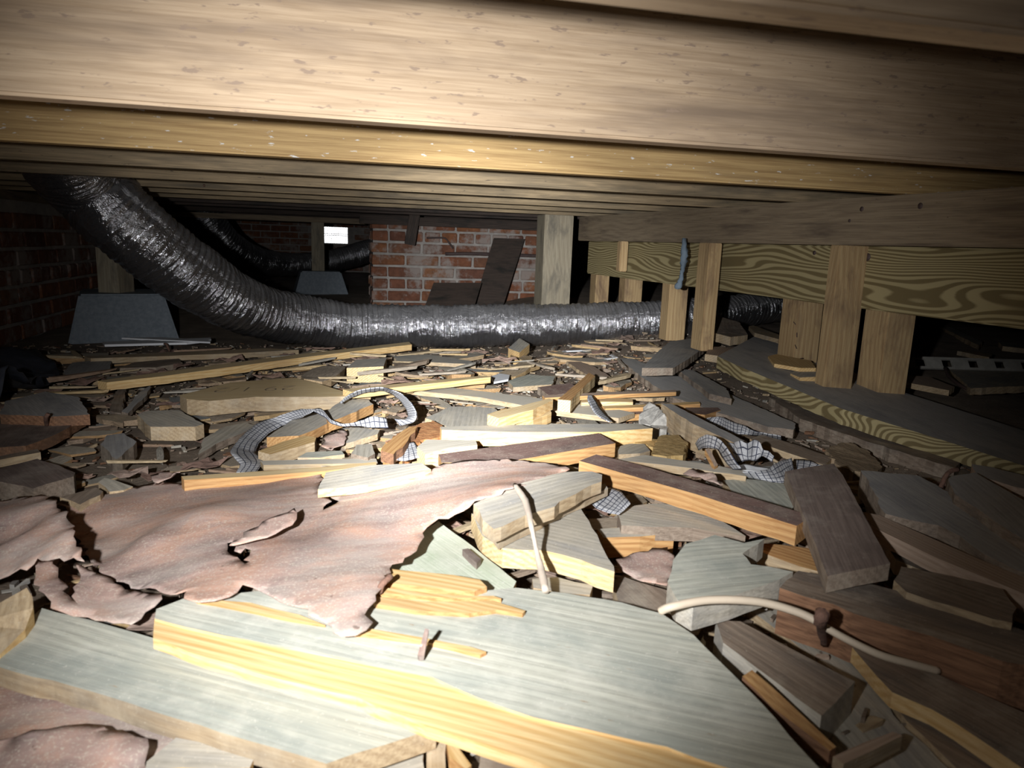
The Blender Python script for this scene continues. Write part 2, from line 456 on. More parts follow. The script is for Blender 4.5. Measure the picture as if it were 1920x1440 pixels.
def fbm(x, y, s=1.0):
    return noise.fractal(Vector((x * s, y * s, 3.7)), 1.0, 2.0, 4)
def sstep(a, b, x):
    t = max(0.0, min(1.0, (x - a) / (b - a)))
    return t * t * (3 - 2 * t)
def ground(x, y):
    z = -0.004 + 0.010 * fbm(x, y, 2.2)
    z += sstep(0.75, 1.25, x) * (0.035 + 0.055 * sstep(1.1, 3.2, y))
    z += 0.05 * sstep(3.3, 5.5, y)
    z += 0.024 * sstep(-0.35, 0.0, x) * (1 - sstep(0.8, 1.1, x)) * (1 - sstep(2.3, 3.0, y))
    z += 0.024 * (1 - sstep(0.9, 1.2, y)) * (1 - sstep(-0.35, 0.0, x))
    return z

COVER, CLOTH = [], []
def pts3(px, z):
    """outline given as picture points lying at height z (one height or one per point) -> world points"""
    if isinstance(z, (int, float)): z = [z] * len(px)
    return [atz(p[0], p[1], h) for p, h in zip(px, z)]

def slab(name, label, cat, px, z, th, top, side, grain=None, rough=0.0025, step=0.02, parent=None, group=None, seed=None, bev=0.0012):
    """a flat piece of wood: outline on its upper face, real thickness below it, edges broken at random"""
    r = random.Random(seed if seed is not None else sum(map(ord, (label or name))) )
    P = pts3(px, z)
    n = len(P)
    area = sum(P[i].x * P[(i + 1) % n].y - P[(i + 1) % n].x * P[i].y for i in range(n))
    if area < 0: P.reverse()
    ring = []
    for i in range(n):
        a, b = P[i], P[(i + 1) % n]
        d = b - a
        k = max(1, min(24, int(d.length / step)))
        nrm = Vector((d.y, -d.x, 0)).normalized()
        for j in range(k):
            q = a.lerp(b, j / k)
            if j: q = q + nrm * r.uniform(-rough, rough)
            ring.append(q)
    cx = sum(q.x for q in ring) / len(ring); cy = sum(q.y for q in ring) / len(ring)
    zb = min(q.z for q in ring) - th
    if grain is None:
        xx = sum((q.x - cx) ** 2 for q in ring); yy = sum((q.y - cy) ** 2 for q in ring); xy = sum((q.x - cx) * (q.y - cy) for q in ring)
        ang = 0.5 * math.atan2(2 * xy, xx - yy)
    else:
        g0, g1 = atz(*grain[0], CAMZ - 0.4), atz(*grain[1], CAMZ - 0.4)
        ang = math.atan2(g1.y - g0.y, g1.x - g0.x)
    mat = Matrix.Translation((cx, cy, zb)) @ Matrix.Rotation(ang, 4, 'Z')
    inv = mat.inverted()
    COVER.append(([(q.x, q.y) for q in ring], zb, max(q.z for q in ring)))
    bm = bmesh.new()
    loc = [inv @ q for q in ring]
    T = [bm.verts.new(q) for q in loc]
    B_ = [bm.verts.new(q - Vector((0, 0, th * r.uniform(0.96, 1.04)))) for q in loc]
    m = len(T)
    ft = bm.faces.new(T)
    fb = bm.faces.new(list(reversed(B_)))
    ft.material_index = 0; fb.material_index = 1
    for i in range(m):
        f = bm.faces.new((T[i], B_[i], B_[(i + 1) % m], T[(i + 1) % m]))
        f.material_index = 1
    bm.normal_update()
    bmesh.ops.triangulate(bm, faces=[ft, fb])
    o = from_bm(name, bm, [top, side])
    o.matrix_world = mat
    if parent:
        o.parent = parent
        o.matrix_parent_inverse = parent.matrix_world.inverted()
    return tag(o, label, cat, group)

def inside(p, poly):
    c = False
    n = len(poly)
    for i in range(n):
        a, b = poly[i], poly[i - 1]
        if (a[1] > p[1]) != (b[1] > p[1]) and p[0] < (b[0] - a[0]) * (p[1] - a[1]) / (b[1] - a[1]) + a[0]:
            c = not c
    return c

def sheet(name, label, cat, px, z, ctrl=(), holes=(), mat='paper', wob=0.006, step=0.014, thick=0.0012, torn=0.004, group=None, parent=None, seed=1, wscale=9.0):
    """a torn, creased sheet: outline and a few inner points with heights, holes, fine mesh between"""
    r = random.Random(seed)
    if isinstance(z, (int, float)): z = [z] * len(px)
    P = [atz(p[0], p[1], h) for p, h in zip(px, z)]
    K = P + [atz(a, b, h) for a, b, h in ctrl]
    def height(x, y):
        s = w = 0.0
        for k in K:
            d = ((k.x - x) ** 2 + (k.y - y) ** 2) + 3e-4
            q = 1 / d ** 1.5
            s += k.z * q; w += q
        return s / w + wob * noise.fractal(Vector((x * wscale, y * wscale, seed)), 1.0, 2.0, 3)
    def torn_ring(Q):
        out = []
        for i in range(len(Q)):
            a, b = Q[i], Q[(i + 1) % len(Q)]
            d = b - a
            k = max(1, int(d.length / (step * 0.7)))
            nr = Vector((d.y, -d.x, 0)).normalized()
            for j in range(k):
                q = a.lerp(b, j / k)
                if j: q = q + nr * r.uniform(-torn, torn)
                out.append((q.x, q.y))
        return out
    ring = torn_ring(P)
    hr = [torn_ring([atz(p[0], p[1], h[1]) for p in h[0]]) for h in holes]
    x0 = min(p[0] for p in ring); x1 = max(p[0] for p in ring); y0 = min(p[1] for p in ring); y1 = max(p[1] for p in ring)
    V = list(ring); E = [(i, (i + 1) % len(ring)) for i in range(len(ring))]
    for h in hr:
        b = len(V); V += h
        E += [(b + i, b + (i + 1) % len(h)) for i in range(len(h))]
    y = y0
    while y < y1:
        x = x0
        while x < x1:
            q = (x + r.uniform(-.3, .3) * step, y + r.uniform(-.3, .3) * step)
            if inside(q, ring) and not any(inside(q, h) for h in hr): V.append(q)
            x += step
        y += step
    vs, es, fs, *_ = delaunay_2d_cdt([Vector(v) for v in V], E, [], 0, 1e-5)
    cx, cy = (x0 + x1) / 2, (y0 + y1) / 2
    bm = bmesh.new()
    Z = [height(v[0], v[1]) for v in vs]
    zb = min(Z)
    CLOTH.extend((v[0], v[1], zz) for v, zz in zip(vs, Z))
    B = [bm.verts.new((v[0] - cx, v[1] - cy, zz - zb)) for v, zz in zip(vs, Z)]
    for f in fs:
        c = (sum(vs[i][0] for i in f) / 3, sum(vs[i][1] for i in f) / 3)
        if inside(c, ring) and not any(inside(c, h) for h in hr):
            bm.faces.new([B[i] for i in f])
    bmesh.ops.delete(bm, geom=[v for v in bm.verts if not v.link_faces], context='VERTS')
    bm.normal_update()
    o = from_bm(name, bm, [mat], None, True)
    if o.data.polygons and sum(p.normal.z for p in o.data.polygons) < 0:
        o.data.flip_normals()
    o.location = (cx, cy, zb)
    sm = o.modifiers.new('thickness', 'SOLIDIFY'); sm.thickness = thick; sm.offset = -1
    return tag(o, label, cat, group)

def spline(P, n):
    """Catmull-Rom through P, n samples per span"""
    out = []
    Q = [P[0] * 2 - P[1]] + list(P) + [P[-1] * 2 - P[-2]]
    for i in range(1, len(Q) - 2):
        a, b, c, d = Q[i - 1:i + 3]
        for j in range(n):
            t = j / n
            out.append(0.5 * ((2 * b) + (c - a) * t + (2 * a - 5 * b + 4 * c - d) * t * t + (3 * b - a - 3 * c + d) * t ** 3))
    out.append(P[-1].copy())
    return out

def tube(name, label, cat, P, rad, mat, segs=8, n=6, parent=None, group=None, rough=0.0, caps=True):
    Q = spline([Vector(p) for p in P], n)
    R_ = rad if callable(rad) else (lambda t: rad)
    bm = bmesh.new()
    rings = []
    x = None
    for i, q in enumerate(Q):
        t = (Q[min(i + 1, len(Q) - 1)] - Q[max(i - 1, 0)]).normalized()
        if x is None: x = t.orthogonal().normalized()
        x = (x - t * x.dot(t)).normalized()
        y = t.cross(x)
        rr = R_(i / (len(Q) - 1))
        rings.append([bm.verts.new(q + (x * math.cos(a) + y * math.sin(a)) * rr * (1 + rough * RND.uniform(-1, 1))) for a in (2 * math.pi * k / segs for k in range(segs))])
    for a, b in zip(rings, rings[1:]):
        for k in range(segs):
            bm.faces.new((a[k], a[(k + 1) % segs], b[(k + 1) % segs], b[k]))
    if caps:
        bm.faces.new(rings[0]); bm.faces.new(rings[-1])
    c = Q[0].copy()
    for v in bm.verts: v.co -= c
    o = from_bm(name, bm, [mat], parent, True)
    o.location = c
    return tag(o, label, cat, group)

def ribbon(name, label, cat, A, B, za, zb, mat='check', group=None, n=8, across=5, wob=0.002, sag=0.0):
    """a limp strip between two edges (picture points with heights)"""
    if isinstance(za, (int, float)): za = [za] * len(A)
    if isinstance(zb, (int, float)): zb = [zb] * len(B)
    a = spline([atz(p[0], p[1], h) for p, h in zip(A, za)], n)
    b = spline([atz(p[0], p[1], h) for p, h in zip(B, zb)], n)
    k = min(len(a), len(b))
    bm = bmesh.new(); uvl = bm.loops.layers.uv.new('UVMap')
    V, UV = [], {}
    u = 0
    c0 = (a[0] + b[0]) / 2
    for i in range(k):
        if i: u += ((a[i] + b[i]) / 2 - (a[i - 1] + b[i - 1]) / 2).length
        row = []
        for j in range(across + 1):
            t = j / across
            q = a[i].lerp(b[i], t)
            q.z += wob * noise.fractal(q * 40, 1, 2, 2) + sag * math.sin(t * math.pi)
            CLOTH.append((q.x, q.y, q.z))
            v = bm.verts.new(q - c0)
            UV[v] = (u, t * max(0.02, (a[k // 2] - b[k // 2]).length))
            row.append(v)
        V.append(row)
    for r0, r1 in zip(V, V[1:]):
        for j in range(across):
            f = bm.faces.new((r0[j], r0[j + 1], r1[j + 1], r1[j]))
            for l in f.loops: l[uvl].uv = UV[l.vert]
    o = from_bm(name, bm, [mat], None, True)
    o.location = c0
    sm = o.modifiers.new('thickness', 'SOLIDIFY'); sm.thickness = 0.0016; sm.offset = 0
    return tag(o, label, cat, group)

# ------------------------------------------------------------------ floor and ceiling
def axis(a, b, fa, fb, fine, coarse):
    out = [a]
    while out[-1] < b:
        x = out[-1]
        d = max(fa - x, x - fb, 0)
        out.append(x + (fine if d <= 0 else min(coarse, fine + d * 0.25)))
    return out
gx = axis(-5.1, 5.1, -1.4, 2.2, 0.03, 0.5); gy = axis(-1.6, 9.2, 0.2, 3.6, 0.03, 0.5)
bm = bmesh.new()
G = [[bm.verts.new((x, y, ground(x, y))) for x in gx] for y in gy]
for a, b in zip(G, G[1:]):
    for i in range(len(gx) - 1): bm.faces.new((a[i], a[i + 1], b[i + 1], b[i]))
floor = tag(from_bm('floor', bm, ['dirt'], None, True), kind='structure')
JB = CAMZ + 0.14          # underside of the joists
JT = JB + 0.184
ceil_ = tag(from_bm('ceiling', box_bm(-5.1, 5.1, -1.6, 9.2, JT + 0.03, JT + 0.06), ['subfloor']), kind='structure')
for k in range(20):       # the subfloor boards that the joists carry
    y = -0.2 + k * 0.147
    beam('subfloor_board', None, None, (-4.5, y, JT + 0.0105), (4.5, y, JT + 0.0105), 0.139, 0.019, 'subfloor', parent=ceil_, bev=0)

# ------------------------------------------------------------------ joists
JY = [0.44, 0.972, 1.452, 1.835, 2.24, 2.63, 2.97, 3.35, 3.77, 4.18, 5.2, 5.9, 6.6, 7.3, 8.0]
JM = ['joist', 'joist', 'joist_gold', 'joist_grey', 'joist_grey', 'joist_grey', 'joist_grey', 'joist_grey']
ORD = ['nearest floor joist, cutting across the top right corner of the picture',
       'broad tan floor joist spotted with mould, spanning the whole top of the picture',
       'golden floor joist streaked with white on its right, behind the broad spotted one',
       'greyish floor joist, next behind the golden one',
       'floor joist second behind the golden one, above the rising duct',
       'floor joist third behind the golden one, carrying a tiny nail',
       'floor joist fourth behind the golden one, low in the stack of joist edges',
       'last brightly lit floor joist, resting just over the square post top',
       'dim floor joist right behind the square post', 'dark floor joist above the front of the brick pier']
for k, y in enumerate(JY):
    if k < len(ORD): lab, grp = ORD[k], None
    else: lab, grp = '%s unlit floor joist beyond the brick pier, towards the vent wall' % ['first', 'second', 'third', 'fourth', 'fifth'][k - len(ORD)], 'unlit joists at the far end'
    o = beam('floor_joist', lab, 'joist', (-4.4, y - 0.019, (JB + JT) / 2), (4.4, y - 0.019, (JB + JT) / 2), 0.038, JT - JB, JM[min(k, 7)] if k < 8 else 'oldboard_unlit_joist', bev=0.004)  # far joists take the near-black board wood: their lack of light is painted in
    if grp: o['group'] = grp

# ------------------------------------------------------------------ girder, posts, sill on the right
def gX(y): return 1.255 - 0.06 * (y - 1.15)        # front face of the upper girder timber
g0, g1 = 0.2, 3.42
ub = CAMZ + 0.026
ug = beam('girder_beam', 'upper brown girder timber with dark knots, under the joists at the right', 'beam',
     (gX(g0) + 0.02, g0, (ub + JB) / 2), (gX(g1) + 0.02, g1, (ub + JB) / 2), 0.04, JB - ub, 'girder')
lg = beam('girder_beam', 'lower green-brown girder board with bold knots and wavy grain, behind the posts', 'beam',
     (gX(g0) + 0.075, g0, CAMZ - 0.053), (gX(g1) + 0.075, g1, CAMZ - 0.053), 0.04, 0.156, 'treated')
beam('girder_beam', 'dark inner girder timber hidden behind the two outer ones', 'beam',
     (gX(g0) + 0.08, g0, (CAMZ + 0.029 + JB) / 2), (gX(g1) + 0.08, g1, (CAMZ + 0.029 + JB) / 2), 0.07, JB - CAMZ - 0.031, 'girder')

JOISTS = [o for o in C.objects if o.name.startswith('floor_joist')]
def post(label, Y, X, w, d, z0, z1, mat, lean=0.0, rot=0.0, name='support_post', group=None):
    A = Vector((X, Y, z0)); B = Vector((X, Y + lean, z1))
    upv = Vector((math.sin(rot), math.cos(rot), 0))
    return beam(name, label, 'post', A, B, d, w, mat, up=upv, group=group, bev=0.002)
post('front stud of the right girder, greyish with a pale right edge', 1.608, 1.245, 0.038, 0.085, 0.075, ub - 0.001, 'post', name='support_post')
post('front stud with a rust spot, in front of the duct end at the right', 2.216, 1.185, 0.075, 0.045, 0.12, ub - 0.001, 'post')
post('thick golden stud behind the lower girder board, nearest the dark right side', 1.613, 1.395, 0.085, 0.085, 0.07, CAMZ - 0.132, 'post')
stud = post('orange-brown stud with staple marks, behind the lower girder board', 1.966, 1.38, 0.085, 0.085, 0.07, CAMZ - 0.132, 'post')
post('pale short stud under the girder, behind the blue grey rag', 2.69, 1.30, 0.07, 0.08, 0.09, CAMZ - 0.132, 'post')
post('pale knotty short stud under the girder, above the duct', 3.30, 1.36, 0.075, 0.09, 0.09, CAMZ - 0.132, 'post')
post('two-tone short stud nearest the square post', 3.41, 1.24, 0.08, 0.07, 0.09, CAMZ - 0.132, 'post')
beam('wood_cleat', 'short yellow wood cleat nailed on the lower girder board', 'cleat', (1.16, 2.93, CAMZ - 0.10), (1.16, 2.93, ub), 0.035, 0.04, 'post', up=(0, 1, 0))
post('square grey-tan post standing at the end of the girder, behind the duct', 3.39, 0.99, 0.14, 0.14, 0.02, JB - 0.001, 'post_grey')

# sill board that the studs stand on
slab('sill_board', 'long grey sill board with wavy green grained front edge, under the right studs', 'board',
     [(1345, 668), (1393, 690), (1580, 767), (1920, 873), (2250, 985), (2250, 905), (1920, 807), (1677, 730), (1530, 668), (1420, 628)],
     [0.148, 0.14, 0.108, 0.072, 0.045, 0.045, 0.072, 0.10, 0.125, 0.148], 0.036, 'slate', 'treated', rough=0.001)

# ------------------------------------------------------------------ masonry
def brick_mesh(l, d, h, seed):
    r = random.Random(seed)
    bm = box_bm(-l / 2, l / 2, -d / 2, d / 2, 0, h)
    bmesh.ops.bevel(bm, geom=list(bm.edges), offset=0.005, segments=1, affect='EDGES')
    for v in bm.verts: v.co += Vector([r.uniform(-0.002, 0.002) for _ in range(3)])
    me = bpy.data.meshes.new('brick')
    bmesh.ops.recalc_face_normals(bm, faces=bm.faces)
    bm.to_mesh(me); bm.free()
    me.materials.append(M['brick'])
    return me
STR = [brick_mesh(0.2, 0.095, 0.06, k) for k in range(4)]
HDR = [brick_mesh(0.095, 0.095, 0.06, 9 + k) for k in range(4)]
HALF = [brick_mesh(0.15, 0.095, 0.06, 19 + k) for k in range(3)]
COURSE = 0.0735
def lay(parent, org, ux, length, rows, z0, headers=(), skip=None, seed=3):
    """courses of single bricks on a face: org = left foot, ux = unit vector along the face; the face looks to the left-hand normal's back"""
    r = random.Random(seed)
    nrm = Vector((-ux.y, ux.x, 0))           # into the wall
    ang = math.atan2(ux.y, ux.x)
    for c in range(rows):
        z = z0 + c * COURSE
        hd = c in headers
        step = 0.108 if hd else 0.213
        s = step / 2 if hd else (0.1 if (c % 2) else 0.0)
        first = True
        while s < length - 0.01:
            l = 0.095 if hd else 0.2
            meshes = HDR if hd else STR
            if s + l > length:
                l = 0.095; meshes = HDR
                if s + l > length + 0.02: break
            if first and not hd and c % 2:
                pc = org + ux * 0.045 + nrm * 0.045
                if not (skip and skip(0.0, z)):
                    b = bpy.data.objects.new('brick', r.choice(HDR)); C.objects.link(b)
                    b.parent = parent; b.location = (pc.x, pc.y, z); b.rotation_euler = (0, 0, ang)
            if first and hd: s = 0.002
            first = False
            p = org + ux * (s + l / 2) + nrm * (0.045 + r.uniform(-0.004, 0.004))
            if not (skip and skip(s + l / 2, z)):
                b = bpy.data.objects.new('brick', r.choice(meshes)); C.objects.link(b)
                b.parent = parent; b.location = (p.x, p.y, z); b.rotation_euler = (r.uniform(-.01, .01), r.uniform(-.008, .008), ang + r.uniform(-.01, .01))
            s += step if meshes is STR or hd else 0.108
    return

# brick pier (old chimney base)
PX0, PX1, PY = 0.176, 1.36, 4.6
pier = from_bm('brick_pier', box_bm(PX0 + 0.007, PX1, PY + 0.007, PY + 0.5, -0.05, 0.583), ['mortar'])
tag(pier, 'red brick pier with smeared pale mortar, behind the duct in the middle', 'pier')
lay(pier, Vector((PX0, PY, 0)), Vector((1, 0, 0)), PX1 - PX0, 8, 0.0, headers=(2, 6))
lay(pier, Vector((PX0, PY + 0.5, 0)), Vector((0, -1, 0)), 0.38, 8, 0.0, headers=(2, 6), seed=5)

# brick wall at the left, running away from the camera
LX = -1.26
wl = tag(from_bm('wall_left', box_bm(LX - 0.20, LX - 0.007, 2.2, 4.72, -0.05, 0.55), ['mortar']), kind='structure')
lay(wl, Vector((LX, 2.2, 0)), Vector((0, 1, 0)), 2.52, 7, 0.0, headers=(3,), seed=8)
beam('wall_plate', 'dim timber plate lying along the top of the left brick wall', 'plate', (LX - 0.09, 2.2, 0.569), (LX - 0.09, 4.72, 0.569), 0.14, 0.036, 'girder')

# back wall with the vent
BY = 9.0
vx0, vx1, vz0, vz1 = -0.215, 0.06, CAMZ - 0.075, CAMZ + 0.12
bm = box_bm(-5.1, vx0, BY + 0.007, BY + 0.2, -0.1, 0.84)
box_bm(vx1, 5.1, BY + 0.007, BY + 0.2, -0.1, 0.84, bm)
box_bm(vx0, vx1, BY + 0.007, BY + 0.2, -0.1, vz0, bm)
box_bm(vx0, vx1, BY + 0.007, BY + 0.2, vz1, 0.84, bm)
wb = tag(from_bm('wall_back', bm, ['mortar']), kind='structure')
lay(wb, Vector((-2.3, BY, 0)), Vector((1, 0, 0)), 2.9, 8, 0.06, seed=12,
    skip=lambda s, z: vx0 - 0.10 < s - 2.3 < vx1 + 0.10 and vz0 - 0.06 < z < vz1)
vent = from_bm('foundation_vent', box_bm(vx0, vx1, BY + 0.10, BY + 0.104, vz0, vz0 + 0.008), ['pvc'])
box_bm_ = bmesh.new()
tag(vent, 'bright gridded foundation vent glowing with daylight in the far wall', 'vent')
for k in range(9):
    z = vz0 + (k + 1) * (vz1 - vz0) / 10
    beam('grille_bar', None, None, (vx0, BY + 0.1, z), (vx1, BY + 0.1, z), 0.004, 0.005 if k not in (4, 5) else 0.009, 'ventbar' if k in (4, 5, 6) else 'pvc', parent=vent, bev=0)
for k in range(12):
    x = vx0 + (k + 1) * (vx1 - vx0) / 13
    beam('grille_bar', None, None, (x, BY + 0.104, vz0), (x, BY + 0.104, vz1), 0.0035, 0.0035, 'pvc', up=(0, 1, 0), parent=vent, bev=0)
for nm, (a, b, c, d) in {'wall_side': (-5.15, -5.0, -1.6, 9.2), 'wall_right': (5.0, 5.15, -1.6, 9.2), 'wall_front': (-5.1, 5.1, -1.65, -1.5)}.items():
    tag(from_bm(nm, box_bm(a, b, c, d, -0.1, 0.84), ['mortar']), kind='structure')

# old timber over and against the pier
beam('lintel_beam', 'dark old beam lying on top of the brick pier', 'beam', (0.1, 4.52, 0.562), (1.4, 4.52, 0.562), 0.1, 0.05, 'oldboard_unlit_joist')
beam('hanging_stub', 'dark wood stub hanging in front of the top of the brick pier', 'board', aty(778, 398, 4.42), aty(768, 459, 4.42), 0.03, 0.062, 'oldboard_unlit_joist', up=(1, 0, 0))
def leaning(label, px, Y0, Y1, th, mat, name='leaning_board'):
    """flat board leaning against the pier: outline on a plane between depths Y0 (foot) and Y1 (head)"""
    ys = [p[1] for p in px]; lo, hi = max(ys), min(ys)
    F = [aty(p[0], p[1], Y0 + (Y1 - Y0) * (lo - p[1]) / (lo - hi)) for p in px]
    bm = bmesh.new()
    c = sum(F, Vector()) / len(F)
    n = (F[1] - F[0]).cross(F[2] - F[0]).normalized()
    if n.y < 0: n = -n
    a = [bm.verts.new(q - c) for q in F]; b = [bm.verts.new(q - c + n * th) for q in F]
    bm.faces.new(a); bm.faces.new(list(reversed(b)))
    for i in range(len(a)): bm.faces.new((a[i], b[i], b[(i + 1) % len(a)], a[(i + 1) % len(a)]))
    o = from_bm(name, bm, [mat]); o.location = c
    return tag(o, label, 'board')
leaning('tall dark board leaning askew against the brick pier', [(884, 590), (938, 590), (984, 448), (926, 446)], 4.25, 4.5, 0.022, 'oldboard_unlit_joist')
leaning('low dark board lying slanted at the foot of the brick pier', [(790, 592), (884, 592), (903, 530), (813, 530)], 4.0, 4.22, 0.022, 'oldboard_unlit_joist')
leaning('dim triangular board wedged between brick pier and square post', [(998, 580), (1040, 580), (1040, 490), (1030, 492)], 4.3, 4.42, 0.02, 'oldboard_unlit_joist')
tube('iron_pipe', 'thin dark iron pipe fixed across the face of the brick pier', 'pipe', [aty(835, 476, 4.588), aty(900, 476, 4.588), aty(1036, 481, 4.588)], 0.011, 'iron')
tube('bent_wire', 'dark bent wire hanging by the iron pipe on the brick pier', 'wire', [aty(800, 446, 4.594), aty(830, 446, 4.594), aty(838, 450, 4.594), aty(850, 466, 4.594)], 0.006, 'iron', segs=6)

# pier blocks with their posts
def pier_block(label, c, b, t, h, rot):
    bm = bmesh.new()
    v = [bm.verts.new((x * b, y * b, 0)) for x, y in ((-1, -1), (1, -1), (1, 1), (-1, 1))]
    w = [bm.verts.new((x * t, y * t, h)) for x, y in ((-1, -1), (1, -1), (1, 1), (-1, 1))]
    bm.faces.new(v); bm.faces.new(w)
    for i in range(4): bm.faces.new((v[i], v[(i + 1) % 4], w[(i + 1) % 4], w[i]))
    bmesh.ops.bevel(bm, geom=list(bm.edges), offset=0.008, segments=2, affect='EDGES')
    o = from_bm('pier_block', bm, ['concrete'])
    o.location = c; o.rotation_euler = (0, 0, rot)
    return tag(o, label, 'concrete block')
pb = Vector((-0.93, 3.42, 0.0))
pier_block('tapered grey concrete block carrying a post by the left brick wall', (pb.x, pb.y, ground(pb.x, pb.y) - 0.01), 0.205, 0.155, 0.20, 0.28)
post('greenish post on the concrete block beside the left brick wall', pb.y - 0.03, pb.x - 0.01, 0.115, 0.09, 0.185, JB - 0.001, 'post_grey', rot=0.28)
p2 = aty(600, 520, 5.6)
pier_block('small grey concrete block under the post near the vent', (p2.x, p2.y, ground(p2.x, p2.y) - 0.01), 0.19, 0.14, 0.17, 0.1)
post('dim post on the small concrete block left of the bright vent', p2.y, p2.x - 0.01, 0.115, 0.09, ground(p2.x, p2.y) + 0.161, 0.552, 'post_grey')
beam('girder_beam', 'dim reddish girder over the far post, crossing before the vent wall', 'beam', (-2.6, 5.62, 0.571), (0.6, 5.62, 0.571), 0.09, 0.036, 'girder')

# ------------------------------------------------------------------ flexible ducts
def duct(name, label, pts, n=26, segs=40, seed=1, lump=0.008):
    P = [atd(x, y, d) for x, y, d, w in pts] if not isinstance(pts[0][0], Vector) else [p[0] for p in pts]
    Rr = [w / 2 * d / FPX for x, y, d, w in pts] if not isinstance(pts[0][0], Vector) else [p[1] for p in pts]
    Q = spline(P, n)
    RR = spline([Vector((r, 0, 0)) for r in Rr], n)
    bm = bmesh.new(); uvl = bm.loops.layers.uv.new('UVMap')
    x = None; rings = []; L_ = 0; UV = {}
    # resample finely
    fine = []
    for i in range(len(Q) - 1):
        k = max(1, int((Q[i + 1] - Q[i]).length / 0.005))
        for j in range(k): fine.append((Q[i].lerp(Q[i + 1], j / k), RR[i].x + (RR[i + 1].x - RR[i].x) * j / k))
    fine.append((Q[-1], RR[-1].x))
    F = [f[0] for f in fine]
    for i, (q, rr) in enumerate(fine):
        t = (F[min(i + 3, len(F) - 1)] - F[max(i - 3, 0)]).normalized()
        if x is None: x = (Vector((0, 0, 1)) - t * t.z)
        x = (x - t * x.dot(t)).normalized()
        y = t.cross(x)
        if i: L_ += (F[i] - F[i - 1]).length
        row = []
        for k in range(segs):
            a = 2 * math.pi * k / segs
            d = x * math.cos(a) + y * math.sin(a)
            p = q + d * rr
            rib = 0.0022 * math.sin((L_ / 0.024 + k / segs) * 2 * math.pi)
            lu = lump * noise.fractal(p * 11 + Vector((seed, 0, 0)), 1, 2, 3) + 0.35 * lump * noise.fractal(p * 45, 1, 2, 2)
            v = bm.verts.new(q + d * (rr + rib + lu))
            UV[v] = (L_, a * rr)
            row.append(v)
        rings.append(row)
    for a, b in zip(rings, rings[1:]):
        for k in range(segs):
            f = bm.faces.new((a[k], a[(k + 1) % segs], b[(k + 1) % segs], b[k]))
            for l in f.loops:
                u = UV[l.vert]
                l[uvl].uv = (u[0], u[1] if not (k == segs - 1 and u[1] == 0) else 2 * math.pi * 0.1)
    bm.faces.new(rings[0]); bm.faces.new(rings[-1])
    c = F[0].copy()
    for v in bm.verts: v.co -= c
    o = from_bm(name, bm, ['duct'], None, True)
    o.location = c
    return tag(o, label, 'duct')
top = atd(150, 310, 2.26); top.y = 2.415
d1 = [(172, 352, 2.25, 150), (215, 400, 2.27, 140), (278, 452, 2.34, 132), (352, 512, 2.46, 124), (440, 565, 2.62, 108), (520, 593, 2.78, 97), (600, 605, 2.9, 89), (700, 612, 3.0, 82),
      (800, 612, 3.04, 79), (900, 610, 3.06, 80), (1000, 609, 3.08, 79), (1100, 607, 3.1, 78), (1200, 603, 3.14, 76), (1280, 597, 3.2, 73), (1370, 585, 3.35, 62), (1450, 575, 3.55, 56), (1540, 568, 3.85, 50), (1700, 560, 4.4, 44)]
pts = [(atd(x, y, d), w / 2 * d / FPX) for x, y, d, w in d1]
r0 = 0.118
pts = [(Vector((top.x - 0.02, 2.415, 0.765)), r0), (Vector((top.x, 2.415, 0.68)), r0)] + pts
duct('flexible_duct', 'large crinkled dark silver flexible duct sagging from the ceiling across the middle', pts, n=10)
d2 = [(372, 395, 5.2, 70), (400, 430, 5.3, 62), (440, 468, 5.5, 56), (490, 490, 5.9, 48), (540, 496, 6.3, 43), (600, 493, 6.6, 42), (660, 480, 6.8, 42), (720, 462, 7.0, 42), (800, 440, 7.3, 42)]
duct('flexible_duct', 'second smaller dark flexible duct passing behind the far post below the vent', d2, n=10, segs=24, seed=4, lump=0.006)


# ------------------------------------------------------------------ rubble: the big pieces, front to back
# every outline is the piece's upper face; z is its height above the dirt, th its thickness
front = slab('plank', 'big grey-green plank in front, with yellow split grain along its near edge', 'plank',
     [(293, 1142), (345, 1122), (520, 1105), (700, 1105), (913, 1107), (967, 1102), (1060, 1112), (1167, 1130), (1240, 1150), (1300, 1190), (1400, 1290), (1545, 1450), (1590, 1500), (1560, 1510),
      (1250, 1400), (1000, 1345), (900, 1310), (800, 1265), (720, 1250), (600, 1225), (420, 1192), (290, 1160)], 0.082, 0.013, 'greygreen', 'yellow',
     grain=((300, 1165), (1000, 1330)), rough=0.0012)
slab('split_edge', 'bright yellow split grain', None,
     [(290, 1158), (420, 1190), (600, 1223), (720, 1248), (800, 1263), (900, 1308), (1000, 1343), (1250, 1398), (1570, 1505), (1300, 1520), (1100, 1470), (1000, 1425), (800, 1362), (668, 1306), (477, 1260), (353, 1222), (287, 1197)],
     0.0797, 0.011, 'yellow', 'yellow', grain=((300, 1165), (1000, 1330)), rough=0.0015, parent=front)
